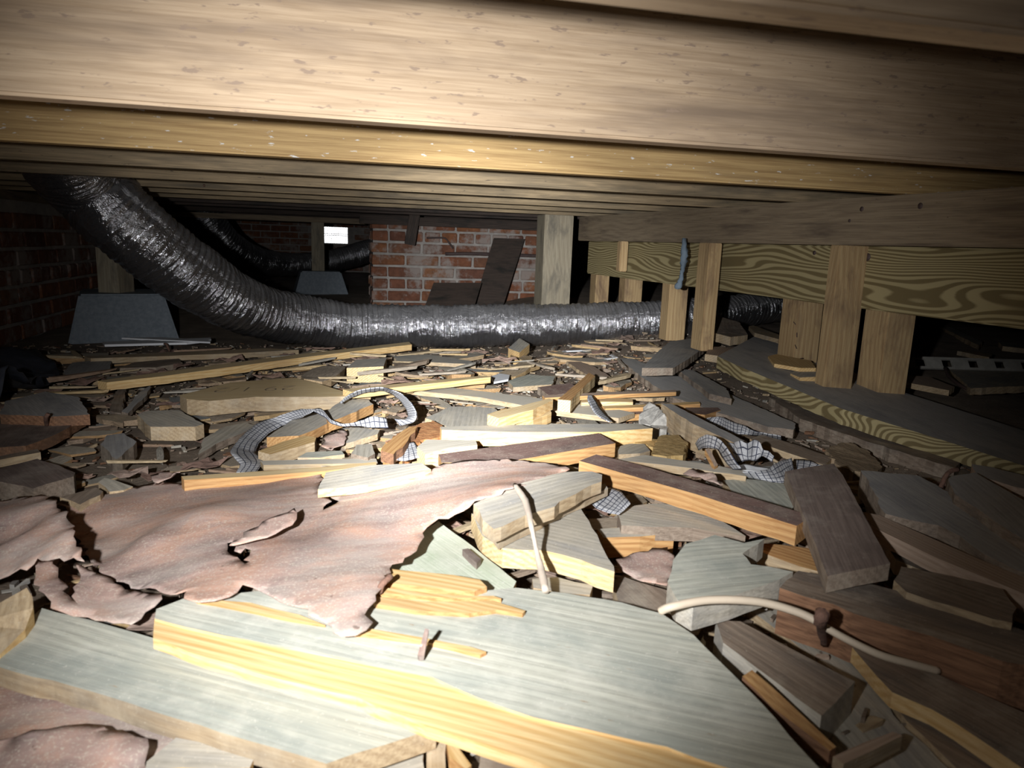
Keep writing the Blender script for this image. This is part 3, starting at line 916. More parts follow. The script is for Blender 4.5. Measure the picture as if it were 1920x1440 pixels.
for k, px in enumerate(([(720, 1065), (760, 1070), (850, 1078), (900, 1087), (913, 1100), (890, 1108), (845, 1106), (715, 1092)],
                        [(716, 1101), (770, 1108), (850, 1116), (925, 1117), (940, 1122), (850, 1121), (705, 1112)],
                        [(702, 1118), (800, 1128), (920, 1126), (985, 1145), (980, 1150), (930, 1143), (880, 1150), (780, 1145), (700, 1132)],
                        [(665, 1188), (690, 1178), (760, 1190), (880, 1212), (912, 1222), (900, 1228), (800, 1204)],
                        [(360, 1120), (470, 1130), (560, 1152), (610, 1172), (560, 1165), (440, 1140), (370, 1128)])):
    slab('raised_splinter', 'yellow raised splinter', None, px, 0.0885 - 0.001 * k, 0.008, 'yellow', 'orange', grain=((300, 1165), (1000, 1330)), rough=0.0012, parent=front)
slab('plank', 'pale grey-green board with brown sawn edge, at the lower left corner', 'plank',
     [(78, 1140), (167, 1162), (283, 1195), (353, 1219), (477, 1259), (640, 1294), (668, 1308), (800, 1357), (818, 1363), (612, 1432), (500, 1398), (333, 1348), (167, 1295), (0, 1251), (-80, 1228), (20, 1190)],
     0.061, 0.02, 'greygreen', 'tan', rough=0.0012)
sheet('paper_sheet', 'brown torn paper flap curling up at the bottom left corner', 'paper',
      [(-60, 1395), (0, 1380), (60, 1362), (120, 1354), (165, 1360), (195, 1372), (230, 1368), (275, 1358), (279, 1400), (272, 1440), (262, 1500), (-60, 1500)],
      [0.05, 0.055, 0.058, 0.06, 0.052, 0.045, 0.052, 0.066, 0.05, 0.04, 0.03, 0.03], wob=0.006, seed=5)
sheet('paper_sheet', 'brown paper lying under the near edge of the lower left board', 'paper',
      [(-90, 1225), (30, 1255), (170, 1290), (330, 1345), (400, 1385), (300, 1420), (-90, 1430)], 0.035, wob=0.005, seed=6)
slab('wood_offcut', 'grey topped offcut with ribbed yellow edge, below the lower left board', 'offcut',
     [(275, 1428), (330, 1383), (420, 1398), (475, 1425), (468, 1440), (272, 1445)], 0.045, 0.03, 'grey', 'yellow')
slab('bark_slab', 'pale tan curled slab cut off by the left edge, near the bottom', 'wood slab',
     [(-60, 1128), (0, 1130), (50, 1102), (62, 1140), (47, 1180), (0, 1227), (-70, 1250)], [0.075, 0.078, 0.085, 0.08, 0.07, 0.065, 0.065], 0.02, 'tan', 'yellow')
slab('lath_piece', 'narrow upright tan splinter at the bottom edge below the plank', 'splinter', [(800, 1398), (838, 1378), (836, 1450), (800, 1460)], 0.04, 0.012, 'tan', 'yellow', grain=((820, 1380), (820, 1450)))
slab('lath_piece', 'thin leaning yellow splinter at the bottom edge, right of the upright one', 'splinter', [(836, 1385), (845, 1382), (884, 1435), (875, 1442), (842, 1420)], 0.043, 0.01, 'yellow', 'orange', grain=((840, 1385), (880, 1440)))
slab('wood_chunk', 'grey crusty chunk below the orange end of the lower left board', 'wood chunk', [(640, 1445), (720, 1412), (796, 1392), (798, 1460), (650, 1480)], 0.035, 0.02, 'grey', 'tan')
slab('plank', 'brown dusty board under the big front plank, at the bottom edge', 'plank', [(900, 1395), (985, 1420), (1100, 1455), (1250, 1500), (890, 1500)], 0.038, 0.02, 'brown', 'tan')

# the big torn paper in the middle left
hole1 = ([(426, 1026), (436, 1024), (443, 1035), (440, 1046), (452, 1050), (460, 1040), (472, 1045), (468, 1058), (458, 1066), (470, 1070), (460, 1075), (446, 1060), (426, 1046)], 0.075)
hole2 = ([(608, 926), (618, 930), (636, 945), (630, 950), (612, 958), (606, 962), (612, 948), (622, 944)], 0.08)
sheet('paper_sheet', 'largest sheet of torn pinkish brown paper, draped over the planks left of centre', 'paper',
      [(112, 942), (215, 922), (300, 906), (430, 903), (500, 898), (560, 890), (606, 886), (598, 922), (690, 912), (760, 896), (807, 881), (830, 868), (880, 862), (960, 860), (1045, 872), (1068, 880), (1010, 900),
       (960, 915), (890, 935), (880, 950), (840, 972), (822, 977), (792, 1002), (784, 1025), (770, 1040), (730, 1065), (715, 1090), (705, 1122), (690, 1140), (683, 1152), (699, 1165), (666, 1190), (640, 1195), (610, 1170),
       (560, 1140), (500, 1115), (455, 1098), (445, 1112), (430, 1120), (372, 1132), (345, 1122), (352, 1106), (320, 1120), (300, 1112), (245, 1103), (200, 1082), (168, 1050), (150, 1010), (130, 975)],
      [0.05, 0.045, 0.05, 0.06, 0.062, 0.066, 0.072, 0.08, 0.088, 0.09, 0.10, 0.102, 0.105, 0.107, 0.105, 0.116, 0.12,
       0.128, 0.128, 0.122, 0.108, 0.10, 0.095, 0.095, 0.095, 0.095, 0.099, 0.099, 0.096, 0.096, 0.096, 0.094, 0.092, 0.091,
       0.090, 0.090, 0.088, 0.089, 0.090, 0.09, 0.091, 0.086, 0.074, 0.072, 0.062, 0.055, 0.045, 0.04, 0.045],
      ctrl=[(300, 1000, 0.075), (250, 950, 0.055), (500, 960, 0.078), (420, 1060, 0.085), (600, 1040, 0.094), (700, 980, 0.094), (560, 900, 0.07), (540, 1000, 0.078), (400, 960, 0.085), (200, 1030, 0.05), (640, 1120, 0.095), (560, 1090, 0.094)],
      holes=[hole1, hole2], wob=0.0025, wscale=5, seed=2)
sheet('paper_sheet', 'pinkish paper sheet arched up at the left edge, beside the fold shadow', 'paper',
      [(-70, 945), (0, 940), (45, 930), (85, 928), (105, 942), (125, 962), (140, 990), (152, 1020), (158, 1052), (120, 1062), (70, 1050), (50, 1075), (0, 1092), (-70, 1110)],
      [0.06, 0.065, 0.07, 0.078, 0.092, 0.10, 0.108, 0.108, 0.098, 0.085, 0.082, 0.075, 0.06, 0.05], ctrl=[(60, 1000, 0.09), (110, 1010, 0.104), (0, 1020, 0.066)], wob=0.002, wscale=5, seed=3)
holeA = ([(84, 1056), (110, 1052), (142, 1060), (152, 1085), (150, 1098), (138, 1112), (136, 1130), (150, 1142), (128, 1130), (110, 1085)], 0.066)
sheet('paper_sheet', 'curled pinkish paper scrap with a black torn hole, above the lower left board', 'paper',
      [(58, 1054), (78, 1046), (110, 1048), (150, 1058), (172, 1075), (215, 1095), (252, 1108), (268, 1112), (302, 1112), (304, 1124), (290, 1142), (246, 1174), (200, 1164), (165, 1155), (95, 1140), (72, 1105)],
      [0.075, 0.078, 0.078, 0.074, 0.066, 0.066, 0.066, 0.068, 0.074, 0.072, 0.068, 0.066, 0.066, 0.068, 0.074, 0.076], holes=[holeA], ctrl=[(200, 1130, 0.06), (110, 1110, 0.08)], wob=0.003, seed=4)
sheet('paper_flap', 'small pink paper flap standing up left of the long thin strip', 'paper',
      [(282, 892), (318, 880), (328, 872), (337, 874), (339, 900), (320, 906), (296, 912)], [0.055, 0.062, 0.085, 0.085, 0.06, 0.05, 0.05], wob=0.002, seed=7)
sheet('paper_flap', 'orange tinted fold of paper lifted from the big paper sheet', 'paper',
      [(430, 1022), (470, 992), (520, 968), (552, 950), (557, 962), (548, 985), (500, 1008), (440, 1022)], [0.092, 0.096, 0.10, 0.107, 0.104, 0.098, 0.095, 0.092], wob=0.002, seed=8, mat='paper')

# mint wedge and the boards with broken ends
slab('painted_wedge', 'pale mint triangular board between the big paper and the front plank', 'board',
     [(822, 977), (870, 1012), (920, 1052), (968, 1090), (962, 1103), (912, 1108), (850, 1078), (720, 1068), (700, 1062), (740, 1030), (780, 1005)], 0.068, 0.014, 'mint', 'tan', rough=0.001)
slab('wood_sliver', 'brown sliver lying on the pale mint triangular board', 'splinter', [(867, 1030), (878, 1028), (902, 1048), (894, 1056)], 0.0765, 0.008, 'dark', 'dark')
slab('broken_board', 'grey broken board with a ragged tan edge, on top beside the thin root', 'board',
     [(888, 945), (925, 926), (960, 914), (1010, 898), (1060, 885), (1110, 884), (1129, 890), (1128, 903), (1080, 926), (1040, 950), (985, 966), (940, 988), (926, 992), (905, 975)],
     0.122, 0.017, 'grey', 'tan', grain=((900, 950), (1120, 890)), rough=0.004)
slab('lath_piece', 'thin grey lath along the foot of the ragged broken board', 'lath', [(925, 1001), (1040, 948), (1134, 906), (1140, 916), (1050, 958), (935, 1013)], 0.0995, 0.012, 'white', 'tan')
slab('broken_board', 'grey wedge of board with yellow end grain, under the thin root', 'board',
     [(884, 962), (905, 975), (935, 990), (1010, 970), (1080, 945), (1088, 952), (1110, 990), (1151, 1062), (1152, 1072), (1090, 1050), (1020, 1032), (943, 1028), (905, 1005)],
     0.086, 0.026, 'grey', 'pale', grain=((940, 1000), (1150, 1050)), rough=0.002)
slab('wood_block', 'small grey block at the foot of the thin root, above the big front plank', 'offcut', [(998, 1085), (1045, 1082), (1112, 1097), (1106, 1115), (1060, 1113), (1000, 1102)], 0.06, 0.03, 'grey', 'tan')
slab('broken_board', 'wide greenish grey board with jagged break, right of centre near the cable', 'board',
     [(1252, 1090), (1262, 1050), (1285, 1020), (1340, 1003), (1395, 1018), (1433, 1010), (1392, 1038), (1400, 1046), (1408, 1058), (1440, 1062), (1487, 1072), (1462, 1086), (1400, 1108), (1300, 1140), (1270, 1125)],
     0.098, 0.026, 'greygreen', 'grey', grain=((1260, 1080), (1480, 1060)), rough=0.0015)
slab('broken_board', 'grey tapering board behind the wedge, below the orange edged strip', 'board',
     [(1158, 962), (1190, 948), (1240, 944), (1300, 950), (1350, 975), (1398, 1005), (1370, 1003), (1300, 990), (1220, 988), (1165, 985)], 0.07, 0.02, 'grey', 'brown', grain=((1160, 960), (1380, 1000)), rough=0.003)
slab('board_piece', 'short grey board with bright orange split side, beside the wedge board', 'board', [(1120, 992), (1180, 988), (1240, 990), (1264, 1002), (1200, 1006), (1132, 1008)], 0.058, 0.03, 'grey', 'orange', rough=0.003)
sheet('paper_scrap', 'pink paper scrap between the wedge board and the jagged green-grey board', 'paper', [(1155, 1050), (1200, 1036), (1252, 1028), (1264, 1050), (1250, 1096), (1205, 1086), (1160, 1062)], 0.062, wob=0.004, seed=9)
slab('board_piece', 'dusty brown board under the pink paper scrap near the cable start', 'board', [(1150, 1090), (1165, 1080), (1255, 1108), (1264, 1130), (1232, 1150), (1160, 1128)], 0.05, 0.02, 'brown', 'tan')
slab('board_piece', 'orange tan board between jagged board and flat dark board', 'board', [(1408, 1025), (1435, 1019), (1530, 1030), (1550, 1076), (1500, 1062), (1440, 1040)], 0.06, 0.02, 'orange', 'tan')

# varnished flooring strips
slab('floor_strip', 'long dark topped flooring strip with bright orange edge, right of centre', 'floor strip', [(1086, 864), (1118, 852), (1200, 872), (1523, 967), (1494, 986), (1300, 925)], 0.105, 0.027, 'purple', 'orange', rough=0.0006)
slab('floor_strip', 'reddish brown flooring strip with orange edge, in the centre above the paper', 'floor strip', [(822, 852), (960, 833), (1123, 812), (1154, 831), (1060, 847), (962, 864), (828, 868)], 0.095, 0.026, 'purple', 'orange', rough=0.0006)
slab('lumber_piece', 'pale lumber with fine striped side, behind the reddish flooring strip', 'lumber', [(825, 800), (1000, 796), (1195, 794), (1224, 803), (1130, 810), (960, 810), (828, 806)], 0.09, 0.03, 'grey', 'yellow', rough=0.0006)
slab('wood_block', 'short pale yellow block left of the reddish flooring strip', 'offcut', [(782, 838), (800, 824), (892, 826), (895, 834), (840, 840), (797, 851)], 0.086, 0.03, 'white', 'pale', rough=0.0006)
slab('board_piece', 'sawdust covered board with thin yellow edge at the top of the paper', 'board', [(596, 918), (611, 886), (680, 873), (790, 868), (808, 880), (762, 892), (690, 909)], 0.104, 0.012, 'grey', 'yellow', rough=0.0008)
slab('lath_piece', 'long thin strip with orange edge along the top edge of the paper', 'lath', [(340, 893), (480, 884), (600, 876), (705, 866), (706, 872), (610, 883), (480, 893), (345, 900)], 0.076, 0.02, 'pale', 'orange', rough=0.0005)
slab('lath_piece', 'short pale lath above the long thin orange edged strip', 'lath', [(488, 864), (600, 861), (705, 860), (708, 868), (600, 870), (494, 872)], 0.05, 0.01, 'white', 'tan', rough=0.0006)
slab('wood_offcut', 'fresh pale offcut, upper one of two crossing right of centre', 'offcut', [(914, 777), (930, 771), (980, 760), (1030, 747), (1037, 750), (1000, 768), (935, 784)], 0.108, 0.022, 'pale', 'yellow', rough=0.001)
slab('wood_offcut', 'fresh pale offcut, lower one of two crossing right of centre', 'offcut', [(963, 787), (980, 779), (1030, 765), (1034, 774), (1000, 788), (968, 793)], 0.085, 0.022, 'pale', 'yellow', rough=0.001)
slab('lath_piece', 'long whitish lath crossing the middle of the rubble, left to right', 'lath', [(745, 729), (800, 721), (1040, 750), (1160, 768), (1190, 774), (1160, 784), (1030, 769), (900, 745)], 0.062, 0.012, 'white', 'tan', rough=0.0007)
slab('lath_piece', 'slender pale yellow stick ending in a dark cut, above the whitish lath', 'lath', [(643, 730), (780, 716), (912, 704), (920, 707), (780, 722), (660, 735)], 0.092, 0.016, 'pale', 'yellow', rough=0.0006)
slab('lumber_piece', 'very long grooved yellow lumber lying left of centre before the duct', 'lumber', [(183, 714), (300, 698), (560, 664), (767, 641), (772, 646), (560, 671), (300, 706), (200, 717)], 0.066, 0.022, 'pale', 'yellow', rough=0.0006)
slab('lumber_piece', 'dim yellow lumber lying right at the foot of the sagging duct', 'lumber', [(158, 668), (300, 661), (500, 653), (560, 656), (450, 662), (300, 668), (170, 672)], 0.04, 0.018, 'tan', 'tan', rough=0.0008)
slab('plastic_strip', 'longer of two white plastic strips by the concrete block', 'strip', [(192, 641), (290, 637), (395, 633), (396, 637), (350, 642), (196, 646)], 0.05, 0.008, 'pvc', 'pvc', rough=0.0003)
slab('plastic_strip', 'shorter white plastic strip crossing behind the longer one', 'strip', [(228, 633), (300, 632), (396, 638), (394, 641), (300, 637)], 0.053, 0.006, 'pvc', 'pvc', rough=0.0003)
slab('wood_block', 'square cut pale block with light front, standing before the duct', 'offcut', [(650, 690), (668, 674), (725, 671), (719, 687)], 0.088, 0.046, 'grey', 'pale', rough=0.0005)
slab('wood_block', 'small tilted block with yellow side right under the middle of the duct', 'offcut', [(953, 653), (974, 634), (993, 645), (974, 661)], [0.07, 0.085, 0.08, 0.068], 0.034, 'grey', 'yellow', rough=0.0005)
slab('wood_block', 'tiny orange stub in front of the small tilted block', 'offcut', [(957, 666), (964, 661), (998, 669), (995, 678), (960, 672)], 0.05, 0.02, 'tan', 'yellow', rough=0.0008)

# the board with the pencilled size
num = slab('wood_slab', 'pale cut slab with a pencilled number, left of centre', 'slab', [(337, 741), (380, 730), (432, 717), (553, 708), (600, 720), (658, 738), (652, 743), (600, 744), (480, 744), (392, 752), (350, 748)],
           0.078, 0.034, 'pale', 'tan', grain=((340, 740), (650, 735)), rough=0.0012)
num.data.materials[0] = M['pale']
fc = bpy.data.curves.new('handwriting', 'FONT'); fc.body = '29 1/2'; fc.size = 0.075; fc.extrude = 0.0002; fc.shear = 0.25; fc.align_x = 'CENTER'; fc.offset = -0.0022
ft = bpy.data.objects.new('tmp', fc); C.objects.link(ft)
bpy.context.view_layer.update()
me = bpy.data.meshes.new_from_object(ft.evaluated_get(bpy.context.evaluated_depsgraph_get()))
bpy.data.objects.remove(ft)
hw = link('handwriting', me, None, None); me.materials.clear(); me.materials.append(M['ink'])
pa, pc = atz(415, 730, 0.0787), atz(545, 726, 0.0787)
u = (pa - pc).normalized()
hw.matrix_world = Matrix.Translation((pa + pc) / 2 + Vector((0.0, 0.015, 0.0003))) @ frame(pc, pa, Vector((0, 0, 1)))
hw.parent = num; hw.matrix_parent_inverse = num.matrix_world.inverted()
hw['label'] = 'pencilled number, upside down'

slab('plastic_piece', 'small whitish plastic scrap at the cut end of the slender stick', 'plastic scrap', [(921, 706), (936, 700), (956, 703), (953, 711), (926, 716)], 0.06, 0.006, 'pvc', 'pvc', rough=0.001)
slab('board_piece', 'pale blue-grey flat board behind the whitish lath, near the centre', 'board', [(952, 714), (990, 702), (1042, 706), (1034, 721), (962, 726)], 0.05, 0.014, 'greygreen', 'tan', rough=0.003)
slab('bark_slab', 'reddish curved strip pointing right, behind the angled lumber', 'wood slab', [(1062, 678), (1088, 678), (1116, 688), (1144, 706), (1120, 712), (1088, 696)], 0.055, 0.012, 'pinkwood', 'tan', rough=0.003)
sheet('paper_scrap', 'ragged pink paper scrap left of the splintered brown chunk', 'paper', [(602, 836), (612, 815), (630, 808), (642, 804), (651, 815), (644, 834), (622, 843)], [.06, .066, .07, .066, .06, .058, .058], wob=0.003, seed=17)
slab('board_piece', 'thin grey board slanting below the checked loop', 'board', [(640, 828), (656, 801), (712, 806), (708, 814), (646, 832)], 0.052, 0.012, 'grey', 'tan', rough=0.002)
slab('board_piece', 'small square blue-grey board above the sawdust covered board', 'board', [(658, 850), (668, 834), (697, 832), (703, 850), (690, 858)], 0.056, 0.012, 'grey', 'brown', rough=0.002)
slab('board_piece', 'grey board with greenish stain above the long thin strip', 'board', [(558, 858), (575, 848), (640, 845), (646, 852), (600, 858)], 0.046, 0.01, 'greygreen', 'tan', rough=0.002)
slab('board_piece', 'long low grey board behind the square cut pale block', 'board', [(738, 668), (800, 664), (880, 676), (892, 683), (820, 680), (745, 677)], 0.05, 0.012, 'grey', 'tan', rough=0.003)

# left half of the field
slab('wood_slab', 'grey slab with a thick pale front edge, alone on bare dirt at the left', 'slab', [(257, 778), (278, 770), (335, 769), (382, 795), (366, 800), (282, 800)], 0.052, 0.03, 'grey', 'tan')
slab('wood_slab', 'dim three cornered slab on the bare dirt, left of the checked strip', 'slab', [(188, 833), (200, 816), (232, 812), (256, 828), (250, 836), (218, 861)], 0.045, 0.03, 'slate', 'brown')
slab('board_piece', 'grey board lying just left of the checked strip', 'board', [(372, 852), (405, 832), (440, 818), (482, 798), (462, 792), (420, 800), (382, 822)], 0.03, 0.015, 'grey', 'brown')
slab('board_piece', 'dark grey plate with rounded corner near the left edge', 'board', [(60, 740), (85, 734), (146, 744), (168, 777), (100, 781), (0, 777), (10, 752)], 0.07, 0.022, 'slate', 'red')
slab('board_piece', 'long reddish board cut by the left edge, middle height', 'board', [(-40, 786), (60, 783), (156, 775), (160, 782), (110, 812), (48, 836), (-40, 842)], 0.05, 0.02, 'dark', 'red')
slab('lath_piece', 'pale lath cut by the left edge below the reddish board', 'lath', [(-40, 862), (70, 842), (76, 848), (0, 862), (-40, 872)], 0.05, 0.014, 'brown', 'tan')
slab('board_piece', 'brown slab with grain at the left edge above the paper', 'board', [(-20, 884), (70, 860), (110, 872), (141, 886), (138, 893), (62, 916), (-20, 898)], 0.058, 0.03, 'dark', 'brown')
slab('wood_chunk', 'small grey chunk above the paper at the left', 'wood chunk', [(184, 904), (196, 896), (249, 912), (232, 919), (205, 922)], 0.05, 0.02, 'grey', 'tan')
slab('wood_chunk', 'small brown chunk at the upper left rim of the big paper', 'wood chunk', [(112, 932), (180, 914), (193, 921), (188, 928), (150, 946)], 0.058, 0.022, 'brown', 'tan')
slab('lath_piece', 'dim narrow board pointing away, left of the numbered slab', 'lath', [(205, 770), (222, 722), (236, 722), (228, 775)], 0.03, 0.012, 'brown', 'brown')
slab('lath_piece', 'second dim narrow board pointing away, nearer the numbered slab', 'lath', [(228, 772), (262, 735), (282, 722), (276, 740), (240, 775)], 0.032, 0.012, 'slate', 'brown')
slab('board_piece', 'dim flat board behind the very long yellow lumber, far left', 'board', [(224, 690), (252, 679), (335, 672), (342, 680), (292, 689)], 0.03, 0.018, 'brown', 'brown')
slab('board_piece', 'dim grey board by the dark plastic at the left', 'board', [(118, 700), (135, 680), (210, 672), (205, 694), (150, 714)], 0.03, 0.018, 'slate', 'brown')
sheet('plastic_sheet', 'crumpled dark blue-grey plastic cut off by the left edge', 'plastic sheet', [(-90, 655), (0, 652), (60, 650), (95, 672), (112, 700), (92, 722), (60, 735), (0, 765), (-90, 790)],
      [0.06, 0.09, 0.08, 0.05, 0.03, 0.03, 0.05, 0.05, 0.04], ctrl=[(20, 690, 0.13), (60, 695, 0.11), (0, 730, 0.10)], mat='tarp', wob=0.03, wscale=7, step=0.03, seed=11, torn=0.002)

# centre cluster
slab('board_piece', 'blue-grey board with orange edge inside the checked loop', 'board', [(611, 771), (648, 748), (692, 750), (700, 758), (640, 783), (616, 790)], 0.07, 0.022, 'grey', 'orange')
slab('board_piece', 'blue-grey board with orange edge left of the checked loop', 'board', [(500, 820), (530, 800), (562, 780), (600, 772), (632, 788), (600, 801), (560, 817)], 0.055, 0.02, 'grey', 'orange')
slab('wood_block', 'short tan offcut with square end, right of the wide checked strip', 'offcut', [(484, 846), (530, 828), (572, 817), (593, 820), (590, 829), (506, 852)], 0.055, 0.024, 'yellow', 'tan', rough=0.001)
slab('rotten_wood', 'crumbling orange rotten wood in the middle of the rubble', 'wood chunk', [(718, 848), (730, 826), (755, 808), (784, 796), (812, 788), (830, 800), (828, 818), (795, 824), (770, 838), (742, 850)], 0.072, 0.03, 'rotorange', 'rotorange', rough=0.006, step=0.01)
slab('wood_chunk', 'splintered brown chunk leaning on the orange rotten wood', 'wood chunk', [(714, 845), (735, 822), (768, 800), (783, 800), (765, 826), (738, 852)], 0.088, 0.02, 'orange', 'red', rough=0.004)
slab('board_piece', 'wide sawdust grey board right of the checked loop', 'board', [(797, 784), (845, 762), (925, 764), (952, 785), (962, 797), (900, 800), (838, 800)], 0.062, 0.02, 'grey', 'tan', rough=0.003)
slab('lath_piece', 'short pale stick behind the curled checked scrap', 'lath', [(1086, 747), (1127, 744), (1186, 748), (1187, 754), (1128, 753), (1090, 755)], 0.07, 0.016, 'pale', 'pale', rough=0.0006)
slab('lath_piece', 'thin orange stick, longest of the parallel ones right of centre', 'lath', [(1017, 741), (1140, 735), (1267, 731), (1268, 735), (1140, 740), (1022, 746)], 0.088, 0.010, 'pinkwood', 'orange', rough=0.0005)
slab('lath_piece', 'thin orange stick in front of the longest parallel one', 'lath', [(1128, 761), (1220, 758), (1311, 753), (1313, 757), (1220, 763), (1135, 766)], 0.066, 0.012, 'yellow', 'orange', rough=0.0005)
slab('lumber_piece', 'short lumber with orange and pale sides, angled up right of centre', 'lumber', [(1046, 749), (1078, 722), (1104, 699), (1116, 705), (1090, 730), (1070, 751)], 0.102, 0.028, 'orange', 'pale', rough=0.001)
slab('board_piece', 'purplish board half hidden behind the angled lumber', 'board', [(1008, 726), (1068, 718), (1085, 726), (1062, 738), (1030, 741)], 0.06, 0.02, 'purple', 'brown')
slab('floor_strip', 'short dark topped strip with orange edge behind the crumbly chunk', 'floor strip', [(1136, 770), (1208, 763), (1222, 770), (1210, 776), (1142, 780)], 0.056, 0.016, 'purple', 'orange', rough=0.0008)
slab('floor_strip', 'short dark topped strip right of the crumbly chunk', 'floor strip', [(1285, 764), (1346, 764), (1351, 769), (1322, 778), (1290, 774)], 0.06, 0.018, 'purple', 'orange', rough=0.0008)
slab('mortar_chunk', 'grey crumbly mortar chunk at the head of the edgewise board', 'rubble chunk', [(1200, 788), (1206, 764), (1218, 753), (1236, 764), (1246, 776), (1258, 795), (1250, 806), (1222, 800)], [0.06, 0.08, 0.095, 0.09, 0.085, 0.06, 0.055, 0.055], 0.045, 'crumbgrey', 'crumbgrey', rough=0.006, step=0.01)
slab('lumber_piece', 'brown board set on edge running right from the crumbly chunk', 'lumber', [(1240, 757), (1258, 757), (1320, 788), (1401, 829), (1380, 832), (1300, 795)], 0.10, 0.055, 'slate', 'tan', rough=0.0015)
slab('foam_lump', 'tan crumbly foam lump, larger one right of centre', 'foam', [(1224, 852), (1232, 828), (1240, 816), (1272, 815), (1288, 828), (1281, 854), (1250, 856)], 0.07, 0.03, 'foam', 'foam', rough=0.004, step=0.01)
slab('foam_lump', 'tan crumbly foam lump, smaller one by the flooring strip end', 'foam', [(1130, 812), (1152, 808), (1200, 818), (1232, 824), (1228, 842), (1205, 832), (1170, 826), (1145, 822)], 0.064, 0.02, 'foam', 'foam', rough=0.004, step=0.01)
slab('wood_block', 'grey block end beside the reddish flooring strip', 'offcut', [(1154, 840), (1180, 832), (1208, 832), (1219, 845), (1200, 850), (1160, 852)], 0.068, 0.026, 'grey', 'tan')
slab('lath_piece', 'pale ragged lath passing under the small leaning stick', 'lath', [(1150, 862), (1210, 853), (1285, 864), (1340, 872), (1402, 884), (1399, 893), (1340, 885), (1250, 872)], 0.075, 0.014, 'white', 'tan', rough=0.002)
slab('lath_piece', 'small reddish stick leaning on the pale ragged lath', 'lath', [(1322, 842), (1330, 840), (1346, 872), (1340, 875)], [0.10, 0.10, 0.08, 0.08], 0.01, 'pinkwood', 'orange', rough=0.0004)
sheet('paper_scrap', 'pink paper scrap standing behind the long orange edged strip', 'paper', [(1280, 893), (1292, 882), (1300, 873), (1338, 876), (1346, 895), (1350, 916), (1320, 908)], [0.085, 0.092, 0.10, 0.112, 0.105, 0.09, 0.086], wob=0.002, seed=13)
slab('board_piece', 'greenish board behind the long orange edged strip', 'board', [(1356, 900), (1400, 898), (1476, 905), (1500, 935), (1484, 962), (1440, 946), (1372, 922)], 0.066, 0.02, 'greygreen', 'tan')
slab('lumber_piece', 'brown lumber lying between checked cloth and dirt at the right', 'lumber', [(1406, 823), (1428, 815), (1500, 836), (1561, 858), (1545, 872), (1480, 850)], 0.062, 0.028, 'brown', 'tan', rough=0.0015)
slab('plank', 'long dark grey plank slanting right beyond the checked cloth', 'plank', [(1160, 672), (1185, 672), (1270, 705), (1360, 735), (1492, 794), (1488, 806), (1440, 800), (1350, 775), (1262, 745), (1210, 712)], 0.058, 0.02, 'slate', 'brown', grain=((1170, 672), (1480, 795)))
slab('plank', 'dim grey plank with pointed end below the flat board by the stud', 'plank', [(1270, 692), (1300, 694), (1362, 728), (1372, 748), (1330, 738)], 0.078, 0.016, 'slate', 'brown')
slab('plank', 'grey flat board pointing at the rust spotted stud', 'plank', [(1204, 690), (1230, 662), (1256, 640), (1316, 632), (1326, 646), (1290, 674), (1262, 690)], 0.115, 0.022, 'slate', 'brown')
slab('wood_block', 'rough reddish stub between the flat board and the studs', 'offcut', [(1322, 664), (1330, 650), (1376, 651), (1381, 662), (1352, 668)], 0.125, 0.022, 'pinkwood', 'tan')
slab('wood_wedge', 'brown wedge leaning on the rust spotted stud', 'wood chunk', [(1313, 618), (1326, 590), (1345, 592), (1386, 604), (1402, 628), (1370, 632)], [0.17, 0.20, 0.20, 0.19, 0.165, 0.165], 0.03, 'brown', 'tan')
slab('lath_piece', 'tan stick lying from the brown wedge to the orange-brown stud', 'lath', [(1404, 612), (1412, 610), (1462, 628), (1460, 636), (1415, 624)], 0.175, 0.014, 'tan', 'tan', rough=0.0006)
slab('wood_shim', 'little yellow shim under the orange-brown stud', 'shim', [(1440, 668), (1456, 664), (1520, 676), (1530, 690), (1500, 690), (1452, 682)], 0.142, 0.01, 'yellow', 'yellow', rough=0.0005)
slab('wood_shim', 'grey-yellow shim between the two nearest studs', 'shim', [(1482, 700), (1500, 690), (1536, 694), (1540, 706), (1500, 708)], 0.132, 0.014, 'grey', 'yellow', rough=0.0005)

# right hand side
slab('lumber_piece', 'grey-brown square lumber offcut beside the cable, lower right', 'lumber', [(1342, 1163), (1388, 1165), (1500, 1225), (1603, 1278), (1540, 1342), (1450, 1275), (1356, 1205)], 0.068, 0.045, 'brown', 'grey', grain=((1350, 1170), (1560, 1300)), rough=0.001)
slab('plank', 'greenish grey plank passing under the square lumber offcut', 'plank', [(1385, 1128), (1420, 1112), (1465, 1112), (1560, 1190), (1700, 1368), (1800, 1460), (1600, 1480), (1545, 1385), (1606, 1285), (1500, 1215)], 0.034, 0.02, 'grey', 'tan', grain=((1450, 1120), (1720, 1400)))
slab('plank', 'brown plank with yellow rim in the lower right corner', 'plank', [(1598, 1214), (1650, 1218), (1760, 1265), (1930, 1340), (1990, 1400), (1960, 1470), (1840, 1388), (1747, 1330), (1673, 1298)], 0.058, 0.016, 'brown', 'yellow', grain=((1600, 1215), (1900, 1380)))
slab('plank', 'lower brown plank under the yellow rimmed one, bottom right corner', 'plank', [(1640, 1270), (1673, 1302), (1747, 1336), (1840, 1395), (1950, 1470), (1830, 1480), (1700, 1352)], 0.038, 0.016, 'brown', 'tan', grain=((1650, 1290), (1900, 1440)))
